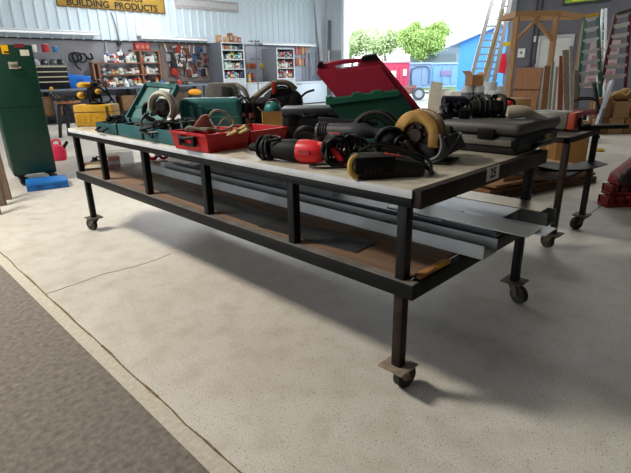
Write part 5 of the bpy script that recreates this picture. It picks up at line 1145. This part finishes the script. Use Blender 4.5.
# shop chair and slanted white board
p = P(588, 124, 0)
D = 9.35
c0 = PD(586, 110, D); c0.z = 0
o = thing('shop_chair', 'black and maroon wheeled shop chair beside the carton stack', 'chair', c0, VIEW - .5)
b = MB(); b.box(-.25, -.24, .46, .25, .24, .54, .03); b.build('seat', mat('#5d1f28', .6), o)
b = MB(); b.prism([(-.22, 0), (.22, 0), (.2, .5), (.12, .56), (-.12, .56), (-.2, .5)], .07, M=TR(.24, .0, .56) @ RZ(PI / 2) @ RX(-.3), bev=.015); b.build('backrest', mat('#15161c', .4), o)
for s in (-.28, .28):
    b = MB(); b.tube([(.2, s, .5), (.15, s, .72), (-.1, s, .75), (-.22, s, .72)], .018, seg=8); b.build('armrest', BLACK, o)
b = MB(); b.cyl((0, 0, .1), (0, 0, .47), .035); b.build('column_tube', BLACK, o)
for k in range(5):
    a = k * 2 * PI / 5; b = MB(); b.bar((0, 0, .1), (.28 * math.cos(a), .28 * math.sin(a), .07), .04, .03); b.cyl((.28 * math.cos(a), .28 * math.sin(a) - .015, .035), (.28 * math.cos(a), .28 * math.sin(a) + .015, .035), .034); b.build('leg', BLACK, o)
g = P(598, 128, 0); g2 = PD(594, 125, 8.8); g2.z = 0
t_ = PD(612, 81, 9.2)
o = thing('white_board', 'white slanted panel leaning between shop chair and cartons', 'panel', g2)
b = MB(); b.bar((0, 0, 0), t_ - g2, .1, .05, up=R0); b.build('panel', mat('#bfc4cc', .5, 0, .08, 5), o); b = MB(); b.bar((t_ - g2) * .3 - F0 * .03, (t_ - g2) * .55 - F0 * .03, .05, .03, up=R0); b.build('dark_slot', MGREY, o)
# small cartons seen between table items
o = thing('wide_carton', 'tan cardboard carton seen above the large black case', 'box', drop(516, 100, 7.0), VIEW)
h = PD(516, 99, 7.0).z
b = MB(); b.box(-.16, 0, 0, .22, .4, h, .006); b.build('carton', mat('#a5825a', .85, 0, .1, 5), o); b = MB(); b.box(-.161, .18, .05, .221, .22, h + .001); b.build('tape', mat('#b79a6c', .5), o)
o = thing('tan_carton', 'small tan carton standing behind black drill heap', 'box', drop(473, 105, 6.2), VIEW)
h = PD(473, 100, 6.2).z
b = MB(); b.box(-.1, 0, 0, .1, .25, h, .006); b.build('carton', mat('#b08a5e', .85), o); b = MB(); b.box(-.101, .1, .05, .101, .14, h + .001); b.build('tape', mat('#c0a478', .5), o)

# ================================================================== outside the bay
b = MB(); b.box(15.65, -40, -.3, 140, 120, -.05); g = b.build('ground', mat('#8d8a80', .9, 0, .2, .4)); struct(g)
b = MB(); b.box(30, -40, -.05, 70, 120, -.03); g = b.build('lawn', mat('#4d6b28', .9, 0, .3, .8)); tag(g, 'strip of green grass outside beyond the gravel yard', 'grass', kind='stuff')
def cont(name, label, pxs, yt, yb, D0, D1, c, ribs, roof):
    (x0, x1) = pxs
    a_, c_ = PD(x0, 75, D0), PD(x1, 75, D1); a_.z = c_.z = -.03; h = PD((x0 + x1) / 2, yt, (D0 + D1) / 2).z + .03
    d = c_ - a_; w = d.length; o = thing(name, label, 'shipping container', a_, math.atan2(d.y, d.x))
    b = MB(); b.box(0, 0, .1, w, 4, h); b.build('body', mat(c, .6, 0, .05, 1), o)
    b = MB(); n = ribs
    for k in range(n): b.box(k * w / n + w / n * .2, -.06, .25, k * w / n + w / n * .7, .0, h - .25)
    b.build('doors', mat(c, .5, 0, .08, 1), o)
    b = MB(); b.box(-.05, -.08, h - .02, w + .05, 4.05, h + .12); b.box(-.05, -.08, 0, w + .05, 4, .16); b.build('edge_frame', mat(roof, .5), o); return o, w, h
o, w, h = cont('red_container', 'pinkish red shipping container outside the bay', (383, 409), 62.5, 87, 38, 38.5, '#c4405c', 5, '#b59aa2')
b = MB(); b.box(w * .3, -.1, h * .45, w * .48, -.06, h * .7); b.box(w * .75, -.1, h * .5, w * .88, -.06, h * .75); b.build('white_panel', WHITE, o)
o, w, h = cont('white_container', 'pale blue white container with arched doors outside the bay', (409, 430), 64, 86, 39.4, 39.9, '#93a6c6', 2, '#a3b3c8')
b = MB(); b.tube([(w * .1, -.12, .3), (w * .1, -.12, h * .75), (w * .5, -.12, h * .92), (w * .9, -.12, h * .8), (w * .9, -.12, .3)], .05, seg=5); b.build('door_arch', mat('#54677f', .5), o)
o, w, h = cont('blue_container', 'light blue container with faded pink lettering beside blue shed', (430.5, 458), 64, 85, 40.4, 41.6, '#85a9d6', 3, '#a8bcd2')
b = MB(); b.box(w * .35, -.1, h * .5, w * .7, -.06, h * .72); b.build('pink_panel', mat('#9b7fae', .5), o)
# blue shed
a_, c_ = PD(457, 80, 33), PD(512, 80, 30); a_.z = c_.z = -.03; d = c_ - a_; w = d.length * 1.35
o = thing('blue_shed', 'bright blue metal shed with white roof edge outside', 'shed', a_, math.atan2(d.y, d.x))
h0 = PD(457, 43, 33).z; h1 = PD(505, 21, 30).z; slope = (h1 - h0) / (d.length * 48 / 55); hp = h0 + slope * w
b = MB(); b.prism([(0, 0), (w, 0), (w, hp), (0, h0)], 9); b.build('wall', mat('#3a82cc', .6, 0, .05, 1), o)
b = MB(); b.prism([(-.7, h0 - slope * .7), (w, hp), (w, hp + .3), (-.7, h0 - slope * .7 + .3)], 9.4, M=TR(0, -.3, 0)); b.build('roof', mat('#aab7c6', .5, 0, .05), o)
o = thing('grey_house', 'pale distant house roof seen left of the blue shed', 'house', drop(450, 60, 60))
h = PD(450, 46, 60).z
b = MB(); b.box(-4, -3, 0, 4, 3, h * .75); b.build('wall', mat('#77808c', .7), o); b = MB(); b.prism([(-4.5, h * .74), (4.5, h * .74), (0, h)], 7, M=RZ(VIEW) @ TR(0, -3.5, 0)); b.build('roof', mat('#717b89', .7), o)
# trailer
D = 24; g = drop(417, 90, D); g.z = -.05
o = thing('small_trailer', 'small pale red trailer with white wheel parked outside', 'trailer', g, VIEW)
r = .30
b = MB(); b.box(-.85, -.02, .3, .0, .9, .55, .02); b.box(-.85, -.05, .55, -.05, -.0, .68); b.build('bed', mat('#a8706a', .6), o)
b = MB(); b.cyl((0.05, -.22, r), (0.05, -.06, r), r, seg=24); wl = b.build('wheel', mat('#5b606a', .7), o); b = MB(); b.cyl((.05, -.24, r), (.05, -.2, r), r * .6, seg=20); b.build('hub', mat('#b8bcc4', .4), wl)
b = MB(); b.bar((.0, .4, .35), (1.0, .4, .3), .08, .08); b.cyl((.95, .4, 0), (.95, .4, .35), .04); b.build('tow_bar', MGREY, o)
# trees; pale leaf colours stand in for haze and overexposure
def tree(label, px, ybase_D, ytop, halfw, c1, c2, n, seed, leaf=.28, airy=0.):
    D = ybase_D; rnd = random.Random(seed); g = drop(px, 70, D); top = PD(px, ytop, D).z; R = halfw * (PD(px + 1, 60, D) - PD(px, 60, D)).length
    o = thing('leafy_tree', label, 'tree', g, 0, 'trees outside the bay')
    b = MB(); b.cyl((0, 0, 0), (0, 0, top * .5), R * .07, R * .04, seg=8)
    ends = []
    for k in range(14):
        a = rnd.uniform(0, 2 * PI); z0 = top * rnd.uniform(.25, .5); e = Vector((math.cos(a) * R * rnd.uniform(.3, .8), math.sin(a) * R * rnd.uniform(.3, .8), top * rnd.uniform(.55, .93))); b.cyl((0, 0, z0), e, R * .025, R * .008, seg=5); ends.append(e)
        for j in range(3):
            f = e + Vector((rnd.uniform(-.3, .3) * R, rnd.uniform(-.3, .3) * R, rnd.uniform(.0, .12) * top)); b.cyl(Vector((0, 0, z0)).lerp(e, .6), f, R * .012, R * .004, seg=4); ends.append(f)
    b.build('trunk', mat('#8a8378', .9), o)
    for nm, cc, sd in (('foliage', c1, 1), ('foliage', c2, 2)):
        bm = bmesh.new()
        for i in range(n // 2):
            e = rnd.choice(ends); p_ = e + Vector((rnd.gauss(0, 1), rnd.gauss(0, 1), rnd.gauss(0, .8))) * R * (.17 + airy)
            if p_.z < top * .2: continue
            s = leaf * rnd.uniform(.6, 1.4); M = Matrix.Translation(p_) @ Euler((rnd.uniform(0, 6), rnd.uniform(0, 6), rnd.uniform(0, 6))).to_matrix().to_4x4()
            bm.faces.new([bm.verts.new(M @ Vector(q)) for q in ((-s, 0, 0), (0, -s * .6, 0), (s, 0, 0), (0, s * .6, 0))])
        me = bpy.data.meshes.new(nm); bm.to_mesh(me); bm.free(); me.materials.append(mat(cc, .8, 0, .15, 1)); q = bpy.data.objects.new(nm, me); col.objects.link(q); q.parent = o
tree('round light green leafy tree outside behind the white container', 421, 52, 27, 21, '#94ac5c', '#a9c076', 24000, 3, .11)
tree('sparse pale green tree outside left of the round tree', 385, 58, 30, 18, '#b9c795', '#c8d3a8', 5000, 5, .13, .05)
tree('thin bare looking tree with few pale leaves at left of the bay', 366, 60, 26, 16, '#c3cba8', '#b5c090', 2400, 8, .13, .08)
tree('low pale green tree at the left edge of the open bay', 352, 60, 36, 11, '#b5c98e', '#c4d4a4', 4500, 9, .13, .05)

# ================================================================== light
w = bpy.data.worlds.new('sky'); scene.world = w; w.use_nodes = True; nt = w.node_tree
bg = nt.nodes['Background']; tc = nt.nodes.new('ShaderNodeTexCoord'); sep = nt.nodes.new('ShaderNodeSeparateXYZ'); nt.links.new(tc.outputs['Generated'], sep.inputs[0])
rp = nt.nodes.new('ShaderNodeValToRGB'); nt.links.new(sep.outputs['Z'], rp.inputs[0])
rp.color_ramp.elements[0].position = .0; rp.color_ramp.elements[0].color = (.93, .97, 1, 1); rp.color_ramp.elements[1].position = .6; rp.color_ramp.elements[1].color = (.75, .88, 1, 1)
nt.links.new(rp.outputs[0], bg.inputs[0]); bg.inputs[1].default_value = SKY
def area(name, loc, rot, sx, sy_, energy, c, portal=False):
    l = bpy.data.lights.new(name, 'AREA'); l.shape = 'RECTANGLE'; l.size = sx; l.size_y = sy_; l.energy = energy; l.color = c
    if portal: l.cycles.is_portal = True
    o = bpy.data.objects.new(name, l); col.objects.link(o); o.location = loc; o.rotation_euler = rot; return o
area('bay_portal', (WX + .3, (OY0 + OY1) / 2, OZ / 2), (0, PI / 2, 0), OZ, OY1 - OY0, 1, (1, 1, 1), True)
area('side_portal', (-9.25, 6.5, 2), (0, -PI / 2, 0), 4, 6, 1, (1, 1, 1), True)
for n_, loc, e, c in OVERHEAD_LIGHTS:
    area('unseen_overhead_light', loc, (0, 0, 0), n_[0], n_[1], e, c)
scene.view_settings.view_transform = 'Standard'; scene.view_settings.look = 'None'; scene.view_settings.exposure = EXPO; scene.view_settings.gamma = 1.0
scene.cycles.use_denoising = True
scene.cycles.max_bounces = 6; scene.cycles.diffuse_bounces = 4; scene.cycles.caustics_reflective = False; scene.cycles.caustics_refractive = False
scene.cycles.sample_clamp_indirect = 6
